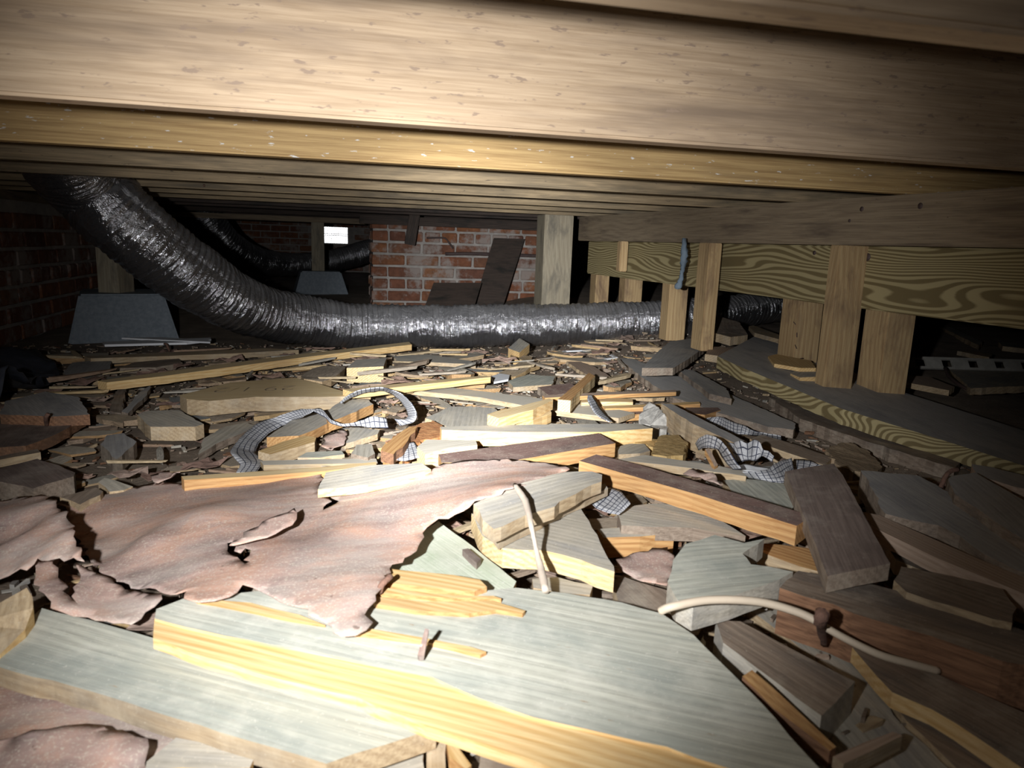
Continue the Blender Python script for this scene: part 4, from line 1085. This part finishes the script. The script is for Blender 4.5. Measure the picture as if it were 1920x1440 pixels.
slab('timber_beam', 'big rotting grey-brown timber with red decayed side, right of the cable', 'timber', [(1462, 1102), (1480, 1082), (1497, 1070), (1567, 1083), (1680, 1107), (1780, 1140), (1960, 1195), (1980, 1262), (1880, 1240), (1790, 1208), (1700, 1180), (1600, 1150), (1563, 1133)],
     0.092, 0.055, 'brown', 'red', grain=((1480, 1085), (1900, 1220)), rough=0.004)
slab('plank', 'dark grey plank with chipped end above the rotting timber', 'plank', [(1676, 1088), (1690, 1062), (1780, 1080), (1880, 1105), (1906, 1140), (1898, 1168), (1860, 1160), (1790, 1138), (1700, 1110)], 0.10, 0.02, 'brown', 'tan')
slab('floor_board', 'flat dark brown floor board lying tilted at the right', 'board', [(1472, 884), (1520, 875), (1563, 869), (1580, 890), (1625, 975), (1669, 1056), (1610, 1068), (1552, 1080), (1515, 985)], [0.115, 0.118, 0.12, 0.122, 0.122, 0.12, 0.117, 0.113, 0.113], 0.02, 'dark', 'brown', grain=((1520, 875), (1610, 1068)), rough=0.0006)
slab('floor_strip', 'long pinkish wood strip slanting to the right edge', 'floor strip', [(1618, 960), (1650, 966), (1780, 1024), (1960, 1100), (1960, 1130), (1900, 1105), (1760, 1048), (1636, 988)], 0.096, 0.02, 'pinkwood', 'pinkwood', rough=0.0006)
slab('wood_slab', 'large dark blue-grey slab with brown broken edge at the right', 'slab', [(1614, 882), (1723, 892), (1800, 935), (1920, 1028), (1990, 1075), (1960, 1090), (1900, 1066), (1847, 1040), (1800, 1005), (1760, 985), (1710, 976), (1660, 963), (1640, 925)], 0.10, 0.042, 'slate', 'brown', rough=0.003)
slab('lumber_piece', 'dark grey lumber lying on the blue-grey slab at the right edge', 'lumber', [(1776, 893), (1828, 886), (1920, 938), (2000, 985), (2000, 1060), (1900, 1000), (1790, 926)], 0.115, 0.045, 'slate', 'brown', rough=0.0015)
slab('lumber_piece', 'short pinkish ended lumber at the right edge under the sill board', 'lumber', [(1822, 870), (1860, 876), (1960, 902), (1980, 930), (1900, 912), (1832, 892)], 0.10, 0.03, 'slate', 'pinkwood', rough=0.0015)
slab('board_piece', 'brown board below the pinkish strip at the right', 'board', [(1655, 1010), (1690, 1012), (1800, 1060), (1930, 1118), (1930, 1140), (1800, 1095), (1680, 1050)], 0.07, 0.02, 'brown', 'tan')
slab('lath_piece', 'reddish orange stick in the shadow right of the big front plank', 'lath', [(1392, 1268), (1410, 1256), (1480, 1318), (1568, 1400), (1556, 1408), (1450, 1328)], [0.078, 0.078, 0.07, 0.062, 0.062, 0.07], 0.016, 'orange', 'red', rough=0.0008)
slab('lath_piece', 'short pale stick at the lower right, across the plank', 'lath', [(1562, 1418), (1620, 1392), (1674, 1372), (1692, 1379), (1640, 1405), (1582, 1432)], 0.062, 0.014, 'pinkwood', 'tan', rough=0.0008)
slab('sawdust_heap', 'small tan sawdust heap on the dirt at the right', 'sawdust', [(1548, 842), (1570, 832), (1595, 829), (1632, 848), (1652, 878), (1640, 884), (1600, 884), (1566, 868)], [0.06, 0.062, 0.06, 0.05, 0.045, 0.05, 0.06, 0.064], 0.03, 'mound', 'mound', rough=0.006, step=0.01)
slab('timber_beam', 'dark low timber on the dirt at the foot of the sill board', 'timber', [(1440, 742), (1500, 762), (1640, 815), (1800, 868), (1790, 878), (1640, 832), (1500, 785)], 0.055, 0.03, 'brown', 'brown', rough=0.004)

# dark side beyond the sill
slab('plank', 'dim plank in the dark under the girder, farthest right', 'plank', [(1762, 612), (1772, 608), (1842, 640), (1836, 648)], 0.10, 0.02, 'grey', 'tan')
slab('plank', 'dim flat stick by the right edge in the dark under the girder', 'plank', [(1872, 641), (1940, 646), (1940, 656), (1880, 649)], 0.10, 0.02, 'grey', 'tan')
slab('plank', 'dim broad board in the dark below the perforated strap', 'plank', [(1780, 692), (1860, 688), (1960, 695), (1960, 722), (1820, 728)], 0.095, 0.02, 'grey', 'tan')
slab('plank', 'dim reddish lath in the dark right of the golden stud', 'plank', [(1688, 703), (1740, 706), (1790, 725), (1780, 732), (1690, 715)], 0.095, 0.016, 'pinkwood', 'tan')
slab('plank', 'dim pale lath in the dark above the perforated strap', 'plank', [(1795, 658), (1812, 655), (1860, 664), (1855, 670)], 0.10, 0.016, 'tan', 'tan')
bm = bmesh.new()
a, b = atz(1684, 686, 0.10), atz(1960, 694, 0.10)
Lq = (b - a).length; hw_ = 0.022
xs = [0]; k = 0
while xs[-1] < Lq:
    xs += [xs[-1] + 0.055, xs[-1] + 0.09]
for i in range(len(xs) - 1):
    if i % 2 == 0: box_bm(xs[i], xs[i + 1], -hw_, hw_, -0.004, 0.004, bm)
    else:
        box_bm(xs[i], xs[i + 1], -hw_, -hw_ + 0.008, -0.004, 0.004, bm); box_bm(xs[i], xs[i + 1], hw_ - 0.008, hw_, -0.004, 0.004, bm)
o = from_bm('perforated_strap', bm, ['strap']); o.matrix_world = Matrix.Translation(a + Vector((0, 0, 0.012))) @ frame(a, b, Vector((0, 0, 1))) @ Matrix.Rotation(0.9, 4, 'X')
tag(o, 'dim perforated strap with a row of dark holes, under the girder at the right', 'strap')

# flat white frame by the duct
bm = bmesh.new()
q = [atz(*p, 0.045) for p in ((1057, 660), (1127, 657), (1155, 672), (1080, 682))]
cc = sum(q, Vector()) / 4
for i in range(4):
    a, b = q[i], q[(i + 1) % 4]
    d = (b - a).normalized(); n_ = Vector((-d.y, d.x, 0)) * 0.006
    vs_ = [bm.verts.new(p - cc + Vector((0, 0, h))) for h in (0.0, 0.005) for p in (a - n_, b - n_, b + n_, a + n_)]
    for f in ((0, 1, 2, 3), (4, 5, 6, 7), (0, 1, 5, 4), (1, 2, 6, 5), (2, 3, 7, 6), (3, 0, 4, 7)): bm.faces.new([vs_[j] for j in f])
o = from_bm('wire_rectangle', bm, ['pvc']); o.location = cc
tag(o, 'thin white rectangular outline lying flat before the duct', 'wire rectangle')

# checked cloth
ribbon('cloth_strip', 'wide checked cloth strip winding on the dirt, left of centre', 'cloth strip', [(442, 888), (450, 870), (433, 850), (437, 838), (460, 812), (490, 790), (520, 781), (560, 768), (586, 766)],
       [(478, 888), (493, 867), (491, 858), (480, 846), (490, 826), (513, 807), (547, 790), (570, 780), (587, 771)], [.05, .055, .06, .05, .045, .05, .06, .08, .095], [.045, .04, .035, .035, .035, .04, .05, .075, .092])
ribbon('cloth_strip', 'narrow twisted checked strip between the wide one and the loop', 'cloth strip', [(586, 766), (603, 767), (620, 786), (643, 794), (667, 792), (693, 782), (724, 782)],
       [(587, 771), (610, 783), (623, 794), (647, 799), (670, 799), (697, 801), (728, 803)], [.095, .095, .085, .08, .085, .09, .085], [.092, .088, .08, .075, .075, .07, .07])
ribbon('cloth_strip', 'checked strip standing up in a round loop, left of centre', 'cloth strip', [(637, 755), (660, 737), (693, 728), (723, 728), (753, 738), (773, 758), (781, 778), (774, 792), (750, 798)],
       [(640, 757), (663, 744), (693, 736), (720, 734), (743, 744), (759, 763), (765, 778), (758, 786), (740, 786)], [.085, .10, .11, .115, .11, .105, .09, .075, .07], [.085, .085, .09, .09, .09, .085, .08, .085, .085])
ribbon('cloth_strip', 'short curled checked scrap standing right of centre', 'cloth strip', [(1102, 741), (1102, 751), (1112, 769), (1123, 781), (1142, 791)], [(1109, 741), (1114, 748), (1124, 764), (1134, 776), (1148, 791)], [.10, .10, .09, .085, .08], [.10, .095, .08, .075, .075])
ribbon('cloth_strip', 'arched checked strip over the small leaning stick', 'cloth strip', [(1304, 832), (1310, 822), (1325, 816), (1342, 819), (1354, 830), (1369, 849), (1381, 868), (1390, 880)],
       [(1310, 845), (1317, 841), (1324, 840), (1337, 841), (1347, 845), (1354, 856), (1364, 870), (1374, 880)], [.09, .11, .125, .13, .125, .115, .10, .09], [.075, .09, .10, .105, .10, .09, .085, .08])
ribbon('cloth_strip', 'checked strip lying in a curve above the flat dark board', 'cloth strip', [(1392, 886), (1412, 885), (1437, 880), (1454, 870), (1467, 863), (1484, 859)], [(1404, 896), (1425, 900), (1450, 904), (1472, 904), (1483, 895), (1489, 882)], 0.09, 0.075)
ribbon('cloth_strip', 'crumpled checked patch behind the arched strip', 'cloth strip', [(1360, 827), (1392, 828), (1419, 830), (1433, 845), (1452, 855)], [(1383, 865), (1398, 867), (1412, 862), (1429, 856), (1448, 866)], [.10, .115, .11, .10, .09], [.075, .075, .08, .085, .08], wob=0.008)
ribbon('paper_strip', 'white paper strip inside the curved checked cloth', 'paper', [(1358, 846), (1372, 862), (1386, 872), (1402, 872), (1443, 880)], [(1352, 852), (1364, 868), (1390, 880), (1412, 885), (1440, 885)], 0.072, 0.07, mat='pvc')
ribbon('cloth_strip', 'flat checked strip under the long grey plank at the right', 'cloth strip', [(1326, 784), (1350, 782), (1371, 791), (1396, 799), (1419, 810), (1464, 818)], [(1321, 788), (1344, 798), (1371, 811), (1392, 815), (1417, 817), (1465, 825)], 0.066, 0.05)
ribbon('cloth_strip', 'checked scrap tucked behind the flat dark board', 'cloth strip', [(1488, 861), (1510, 862), (1540, 872)], [(1484, 880), (1508, 882), (1528, 878)], 0.07, 0.062)
ribbon('cloth_strip', 'checked scrap beside the thin grey lath, at the centre right', 'cloth strip', [(1140, 916), (1163, 920), (1182, 946)], [(1098, 938), (1127, 956), (1160, 964)], 0.086, 0.078, across=8)
ribbon('cloth_strip', 'checked scrap peeping out left of the pale yellow block', 'cloth strip', [(737, 847), (760, 833), (776, 828)], [(728, 862), (760, 863), (792, 856)], 0.075, 0.07, across=8)
ribbon('rag_strip', 'blue grey rag hanging from the girder by the studs', 'rag', [(1281, 448), (1280, 480), (1279, 510), (1272, 530), (1266, 540)], [(1287, 448), (1288, 480), (1284, 515), (1280, 535), (1279, 545)], 0.0, 0.0, mat='blueribbon') if False else None
ra = [atx(x, y, 1.135) for x, y in ((1283, 447), (1283, 480), (1280, 505), (1277, 520), (1272, 540))]
tube('rag_strip', 'blue grey rag hanging from the girder by the studs', 'rag', ra, lambda t: 0.007 + 0.003 * math.sin(t * 7) + 0.004 * t, 'blueribbon', segs=10, rough=0.35)

# cable, root, nails
cab = [(1238, 1146, .100), (1262, 1137, .108), (1330, 1125, .112), (1420, 1128, .11), (1490, 1146, .105), (1535, 1166, .10)]
tube('cable_piece', 'beige cable arching over the jagged green-grey board', 'cable', [atz(*p) for p in cab], 0.0042, 'wire')
cab = [(1545, 1175, .09), (1590, 1200, .082), (1650, 1228, .074), (1710, 1245, .068), (1760, 1258, .060)]
tube('cable_piece', 'beige cable continuing right, along the red rotting timber', 'cable', [atz(*p) for p in cab], 0.0038, 'wire')
tube('rusty_nail', 'rusty crooked nail standing where the beige cable is interrupted', 'nail', [atz(1545, 1206, .05), atz(1541, 1180, .085), atz(1537, 1162, .11), atz(1545, 1150, .115)], lambda t: 0.004 + 0.003 * t, 'rust', rough=0.2)
rt = [(966, 910, .132), (985, 940, .134), (996, 985, .128), (1004, 1025, .108), (1014, 1065, .094), (1023, 1108, .088)]
tube('root', 'thin grey-tan root lying across the broken boards at the centre', 'root', [atz(*p) for p in rt], lambda t: 0.0036 + 0.001 * math.sin(t * 9), 'root', rough=0.12)
slab('wood_sliver', 'little purple-brown sliver standing up on the big front plank', 'splinter', [(786, 1232), (783, 1228), (797, 1178), (804, 1180), (795, 1230)], [0.086, 0.086, 0.11, 0.11, 0.088], 0.004, 'purple', 'dark', rough=0.0004)
tube('rusty_nail', 'rusty bent nail beside the slab at the right', 'nail', [atz(1764, 914, .105), atz(1772, 895, .12), atz(1782, 884, .128), atz(1796, 880, .13)], 0.0035, 'rust')
tube('rusty_nail', 'rusty nail leaning on the big front plank at the paper edge', 'nail', [atz(712, 1110, .09), atz(716, 1096, .10), atz(733, 1080, .104)], 0.0035, 'rust')
tube('rusty_nail', 'rusty nails standing in the dark plate at the left', 'nail', [atz(88, 798, .05), atz(86, 784, .075), atz(90, 776, .085)], 0.004, 'rust')
tube('rusty_nail', 'dark bent nail by the white plastic strips', 'nail', [atz(318, 659, .03), atz(312, 646, .055), atz(308, 645, .056)], 0.004, 'rust')
tube('root', 'dark thin root curling in the dark right of the golden stud', 'root', [atz(1772, 690, .11), atz(1780, 706, .10), atz(1800, 722, .09), atz(1825, 735, .08)], 0.005, 'iron')

# small fixed parts: knots, staples, a nail in a joist
def fixed(o, parent, label=None):
    o.parent = parent
    o.matrix_parent_inverse = parent.matrix_world.inverted()
    for k in ('category', 'group'):
        if k in o: del o[k]
    if label: o['label'] = label
    return o
def knot(parent, px, py, X, r):
    p = atx(px, py, X)
    return fixed(tube('knot', None, None, [p + Vector((0.006, 0, 0)), p, p + Vector((-0.0012, 0, 0))], r, 'iron', segs=12, n=1), parent, 'dark round knot')
for px, py, r in ((1627, 482, 0.010), (1527, 474, 0.006)): knot(lg, px, py, gX(atx(px, py, 1.28).y) + 0.055, r)
for px, py, r in ((1616, 392, 0.006), (1726, 386, 0.007), (1593, 414, 0.004)): knot(ug, px, py, gX(atx(px, py, 1.23).y), r)
for px, py, a in ((1490, 606, 0.5), (1494, 628, 1.4), (1492, 650, 0.8), (1502, 672, -0.3)):
    p = atx(px, py, 1.3372)
    d = Vector((0, math.cos(a), math.sin(a))) * 0.007
    fixed(tube('staple', None, None, [p - d, p, p + d], 0.0013, 'iron', segs=6, n=2), stud, 'dark staple')
p = aty(383, 347, JY[5] - 0.038)
fixed(tube('nail', None, None, [p + Vector((0, 0.01, 0)), p + Vector((0, -0.004, 0)), p + Vector((0.001, -0.012, -0.004))], 0.003, 'rust', segs=6, n=2), JOISTS[5], 'tiny rusty nail')

# ------------------------------------------------------------------ rubble: small pieces by the hundred
def shard(name, seed, asp, th, mats, ragged=0.14):
    """a unit-long broken sliver, jagged at both ends"""
    r = random.Random(seed)
    hw_ = 0.5 / asp
    top = []
    for side in (1, -1):
        n = r.randint(2, 4)
        for k in range(n):
            x = (-0.5 + (k + 0.5) / n) * side * -1
            top.append((x + r.uniform(-.06, .06), side * hw_ * r.uniform(0.6, 1.05)))
        e = -side
        top.append((0.5 * side * 1, side * hw_ * r.uniform(.1, .7)))
        top.append((0.5 * side + r.uniform(-ragged, 0.02) * side, -side * hw_ * r.uniform(.0, .5)))
    import functools
    top.sort(key=lambda p: math.atan2(p[1] * asp, p[0]))
    bm = bmesh.new()
    tl = r.uniform(-.04, .04)
    a = [bm.verts.new((x, y, th + tl * x + r.uniform(-.15, .15) * th)) for x, y in top]
    b = [bm.verts.new((x * r.uniform(.93, 1.0), y * r.uniform(.9, 1.0), 0)) for x, y in top]
    f1 = bm.faces.new(a); f2 = bm.faces.new(list(reversed(b)))
    for i in range(len(a)):
        f = bm.faces.new((a[i], b[i], b[(i + 1) % len(a)], a[(i + 1) % len(a)])); f.material_index = 1
    f2.material_index = 1
    bmesh.ops.triangulate(bm, faces=[f1, f2])
    bmesh.ops.recalc_face_normals(bm, faces=bm.faces)
    me = bpy.data.meshes.new(name); bm.to_mesh(me); bm.free()
    for m in mats: me.materials.append(M[m])
    return me
def scrapmesh(seed):
    r = random.Random(seed)
    n = 11
    bm = bmesh.new()
    c = bm.verts.new((0, 0, 0.05))
    ring = [bm.verts.new((math.cos(a) * q, math.sin(a) * q * 0.6, r.uniform(-.02, .13))) for a, q in ((2 * math.pi * k / n, r.uniform(.32, .55)) for k in range(n))]
    mid = [bm.verts.new((v.co.x * .55, v.co.y * .55, 0.06 + r.uniform(-.03, .03))) for v in ring]
    for i in range(n):
        j = (i + 1) % n
        bm.faces.new((c, mid[i], mid[j])); bm.faces.new((mid[i], ring[i], ring[j], mid[j]))
    r_ = bmesh.ops.extrude_face_region(bm, geom=list(bm.faces))
    for v in r_['geom']:
        if isinstance(v, bmesh.types.BMVert): v.co.z -= 0.012
    bmesh.ops.recalc_face_normals(bm, faces=bm.faces)
    me = bpy.data.meshes.new('paper_scrap'); bm.to_mesh(me); bm.free()
    me.materials.append(M['scrap'])
    return me
CH = [shard('wood_chip', k, RND.uniform(1.3, 2.8), RND.uniform(.045, .09), ('chip', 'chipside'), 0.22) for k in range(16)]
SP = [shard('wood_splinter', 50 + k, RND.uniform(6, 14), RND.uniform(.03, .06), ('splint', 'splint')) for k in range(12)]
SC = [scrapmesh(k) for k in range(10)]

def density(x, y):
    """how thick the rubble lies: heaped in the middle, bare dirt at the left and along the sill"""
    d = sstep(-1.3, -0.5, x) * (1 - sstep(0.95, 1.25, x)) * (1 - sstep(2.55, 2.85, y))
    bare = math.exp(-(((x + 0.38) / 0.24) ** 2 + ((y - 1.55) / 0.22) ** 2))
    return max(0.0, d * (1 - 0.97 * bare))
CELL = 0.014
NX, NY = 210, 185
X0, Y0 = -1.47, 0.40
HGT = [[ground(X0 + (i + .5) * CELL, Y0 + (j + .5) * CELL) for i in range(NX)] for j in range(NY)]
CAP = [[9.0] * NX for j in range(NY)]
for poly, zb, zt in COVER:
    i0 = int((min(p[0] for p in poly) - X0) / CELL); i1 = int((max(p[0] for p in poly) - X0) / CELL)
    j0 = int((min(p[1] for p in poly) - Y0) / CELL); j1 = int((max(p[1] for p in poly) - Y0) / CELL)
    for j in range(max(0, j0), min(NY - 1, j1) + 1):
        for i in range(max(0, i0), min(NX - 1, i1) + 1):
            if CAP[j][i] > zb and inside((X0 + (i + .5) * CELL, Y0 + (j + .5) * CELL), poly): CAP[j][i] = zb
for x, y, z in CLOTH:
    i, j = int((x - X0) / CELL), int((y - Y0) / CELL)
    if 0 <= i < NX and 0 <= j < NY: CAP[j][i] = min(CAP[j][i], z - 0.004)
def scatter(meshes, name, label, cat, group, n, lo, hi, seed, tilt, pile, y0=0.45, y1=2.85, x0=-1.3, x1=1.3):
    """drop pieces one by one: each comes to rest on whatever already lies below it and never pokes into what lies above"""
    r = random.Random(seed)
    k = tries = 0
    while k < n and tries < 60000:
        tries += 1
        x, y = r.uniform(x0, x1), r.uniform(y0, y1)
        if abs(x - 0.23 * y) > 0.78 * y + 0.1 or r.random() > density(x, y): continue
        me = meshes[r.randrange(len(meshes))]
        s = lo * (hi / lo) ** r.random() * (0.8 + 0.5 * sstep(1.2, 2.2, y))
        sy, sz = s * r.uniform(.8, 1.15), s * r.uniform(.8, 1.2)
        rot = r.uniform(0, 6.283) if r.random() < .4 else r.gauss(0.1, 0.6)
        w = max(v.co.y for v in me.vertices) * 2 * sy; th = max(v.co.z for v in me.vertices) * sz
        c, sn = math.cos(rot), math.sin(rot)
        cells = set()
        na, nb = max(1, int(s / 0.011)), max(1, int(w / 0.011))
        for a in range(na + 1):
            for b in range(nb + 1):
                px, py = (a / na - .5) * s, (b / nb - .5) * w
                cells.add((int((x + px * c - py * sn - X0) / CELL), int((y + px * sn + py * c - Y0) / CELL)))
        if any(not (0 <= i < NX and 0 <= j < NY) for i, j in cells): continue
        z = max(HGT[j][i] for i, j in cells) + 0.0006
        if z - ground(x, y) > pile or any(z + th + 0.001 > CAP[j][i] for i, j in cells): continue
        for i, j in cells: HGT[j][i] = z + th
        o = bpy.data.objects.new(name, me)
        C.objects.link(o)
        o.scale = (s, sy, sz)
        o.rotation_euler = (r.uniform(-tilt, tilt), r.uniform(-tilt, tilt), rot)
        o.location = (x, y, z)
        o['category'] = cat; o['group'] = group
        q_ = Vector((x, y))
        h = min(HEROES, key=lambda q: (q[1] - q_).length_squared)
        BESIDE.setdefault((name, h[0]), []).append(((h[1] - q_).length, o, label, s))
        k += 1

HEROES = []
for o in list(C.objects):
    if o.name.split('.')[0] in ('plank', 'board_piece', 'lath_piece', 'lumber_piece', 'wood_slab', 'wood_block', 'floor_strip', 'broken_board', 'cloth_strip', 'paper_sheet', 'wood_offcut', 'timber_beam', 'foam_lump', 'floor_board', 'wood_chunk', 'rotten_wood') and not o.parent:
        t = o['label'].split(',')[0].split()
        while len(t) > 8: t = t[:8]
        while t[-1] in ('the', 'a', 'of', 'with', 'at', 'in', 'on', 'by', 'under', 'and', 'left', 'right', 'to', 'beside', 'before', 'behind', 'above', 'below', 'its', 'between', 'tan', 'dark', 'orange', 'lower', 'middle', 'thin', 'inside', 'big', 'along'): t = t[:-1]
        b = [o.matrix_world @ v.co for v in o.data.vertices]
        if o.matrix_world == Matrix.Identity(4): b = [v + o.location for v in b]
        HEROES.append((' '.join(t), Vector((sum(v.x for v in b) / len(b), sum(v.y for v in b) / len(b)))))
BESIDE = {}
BF = [shard('board_fragment', 150 + k, RND.uniform(2.2, 4.5), RND.uniform(.04, .07), ('chip', 'chipside'), 0.1) for k in range(14)]
scatter(BF, 'board_fragment', ('flat board fragment',), 'board fragment', 'flat board fragments in the rubble', 150, 0.10, 0.24, 4, 0.02, 0.022)
scatter(CH, 'wood_chip', ('weathered wood chip',), 'wood chip', 'weathered wood chips in the rubble', 300, 0.045, 0.14, 1, 0.03, 0.032)
scatter(SC, 'paper_scrap', ('reddish paper scrap',), 'paper scrap', 'reddish paper scraps in the rubble', 220, 0.04, 0.12, 3, 0.05, 0.04)
scatter(SP, 'wood_splinter', ('thin splinter',), 'splinter', 'thin splinters in the rubble', 260, 0.05, 0.17, 2, 0.02, 0.05)
NTH = ['', 'second ', 'third ', 'fourth ', 'fifth ', 'sixth ', 'seventh ', 'eighth ', 'ninth ', 'tenth ', 'eleventh ', 'twelfth ', 'thirteenth ', 'fourteenth ', 'fifteenth '] + ['%dth ' % k for k in range(16, 21)] + ['twenty-%s ' % k for k in ('first', 'second', 'third', 'fourth', 'fifth', 'sixth', 'seventh', 'eighth', 'ninth')] + ['thirtieth '] + ['thirty-%s ' % k for k in ('first', 'second', 'third', 'fourth', 'fifth', 'sixth', 'seventh', 'eighth', 'ninth')] + ['fortieth '] + ['very far from being ']
for (nm, ht), L_ in BESIDE.items():
    L_.sort(key=lambda q: q[0])
    for k, (d, o, lab, s) in enumerate(L_):
        k = min(k, 40)
        o['label'] = '%s %sclosest to the %s' % (lab[0], NTH[k], ht)

# the crumbs that nobody could count
def crumbs(name, label, n, lo, hi, mats, seed, zoff=0.004):
    r = random.Random(seed)
    V, F, MI = [], [], []
    k = 0
    while k < n:
        x, y = r.uniform(-1.5, 1.45), r.uniform(0.42, 3.1)
        if abs(x - 0.23 * y) > 0.78 * y + 0.1: continue
        if r.random() > max(density(x, y), 0.35): continue
        l = lo * (hi / lo) ** r.random(); w = l * r.uniform(.12, .5); h = min(0.006, l * r.uniform(.08, .3))
        a = r.uniform(0, 6.283); c, s = math.cos(a), math.sin(a); tx, ty = r.uniform(-.3, .3), r.uniform(-.3, .3)
        z = ground(x, y) + r.uniform(0, zoff)
        b = len(V)
        for hz in (0, h):
            for px, py in ((-.5, -.3), (.5, -.5), (.42, .4), (-.38, .5)):
                qx, qy = px * l, py * w
                V.append((x + qx * c - qy * s, y + qx * s + qy * c, z + hz + qx * tx + qy * ty))
        for f in ((3, 2, 1, 0), (4, 5, 6, 7), (0, 1, 5, 4), (1, 2, 6, 5), (2, 3, 7, 6), (3, 0, 4, 7)):
            F.append([b + i for i in f]); 
        MI.append(r.randrange(len(mats)))
        k += 1
    me = bpy.data.meshes.new(name); me.from_pydata(V, [], F)
    for m in mats: me.materials.append(M[m])
    for i, p in enumerate(me.polygons): p.material_index = MI[i // 6]
    o = link(name, me, floor); tag(o, label, kind='stuff')
crumbs('wood_crumbs', 'fine wood crumbs and splinters strewn all over the dirt', 11000, 0.004, 0.026, ('tan', 'brown', 'grey', 'pinkwood', 'brown', 'red'), 5, 0.012)
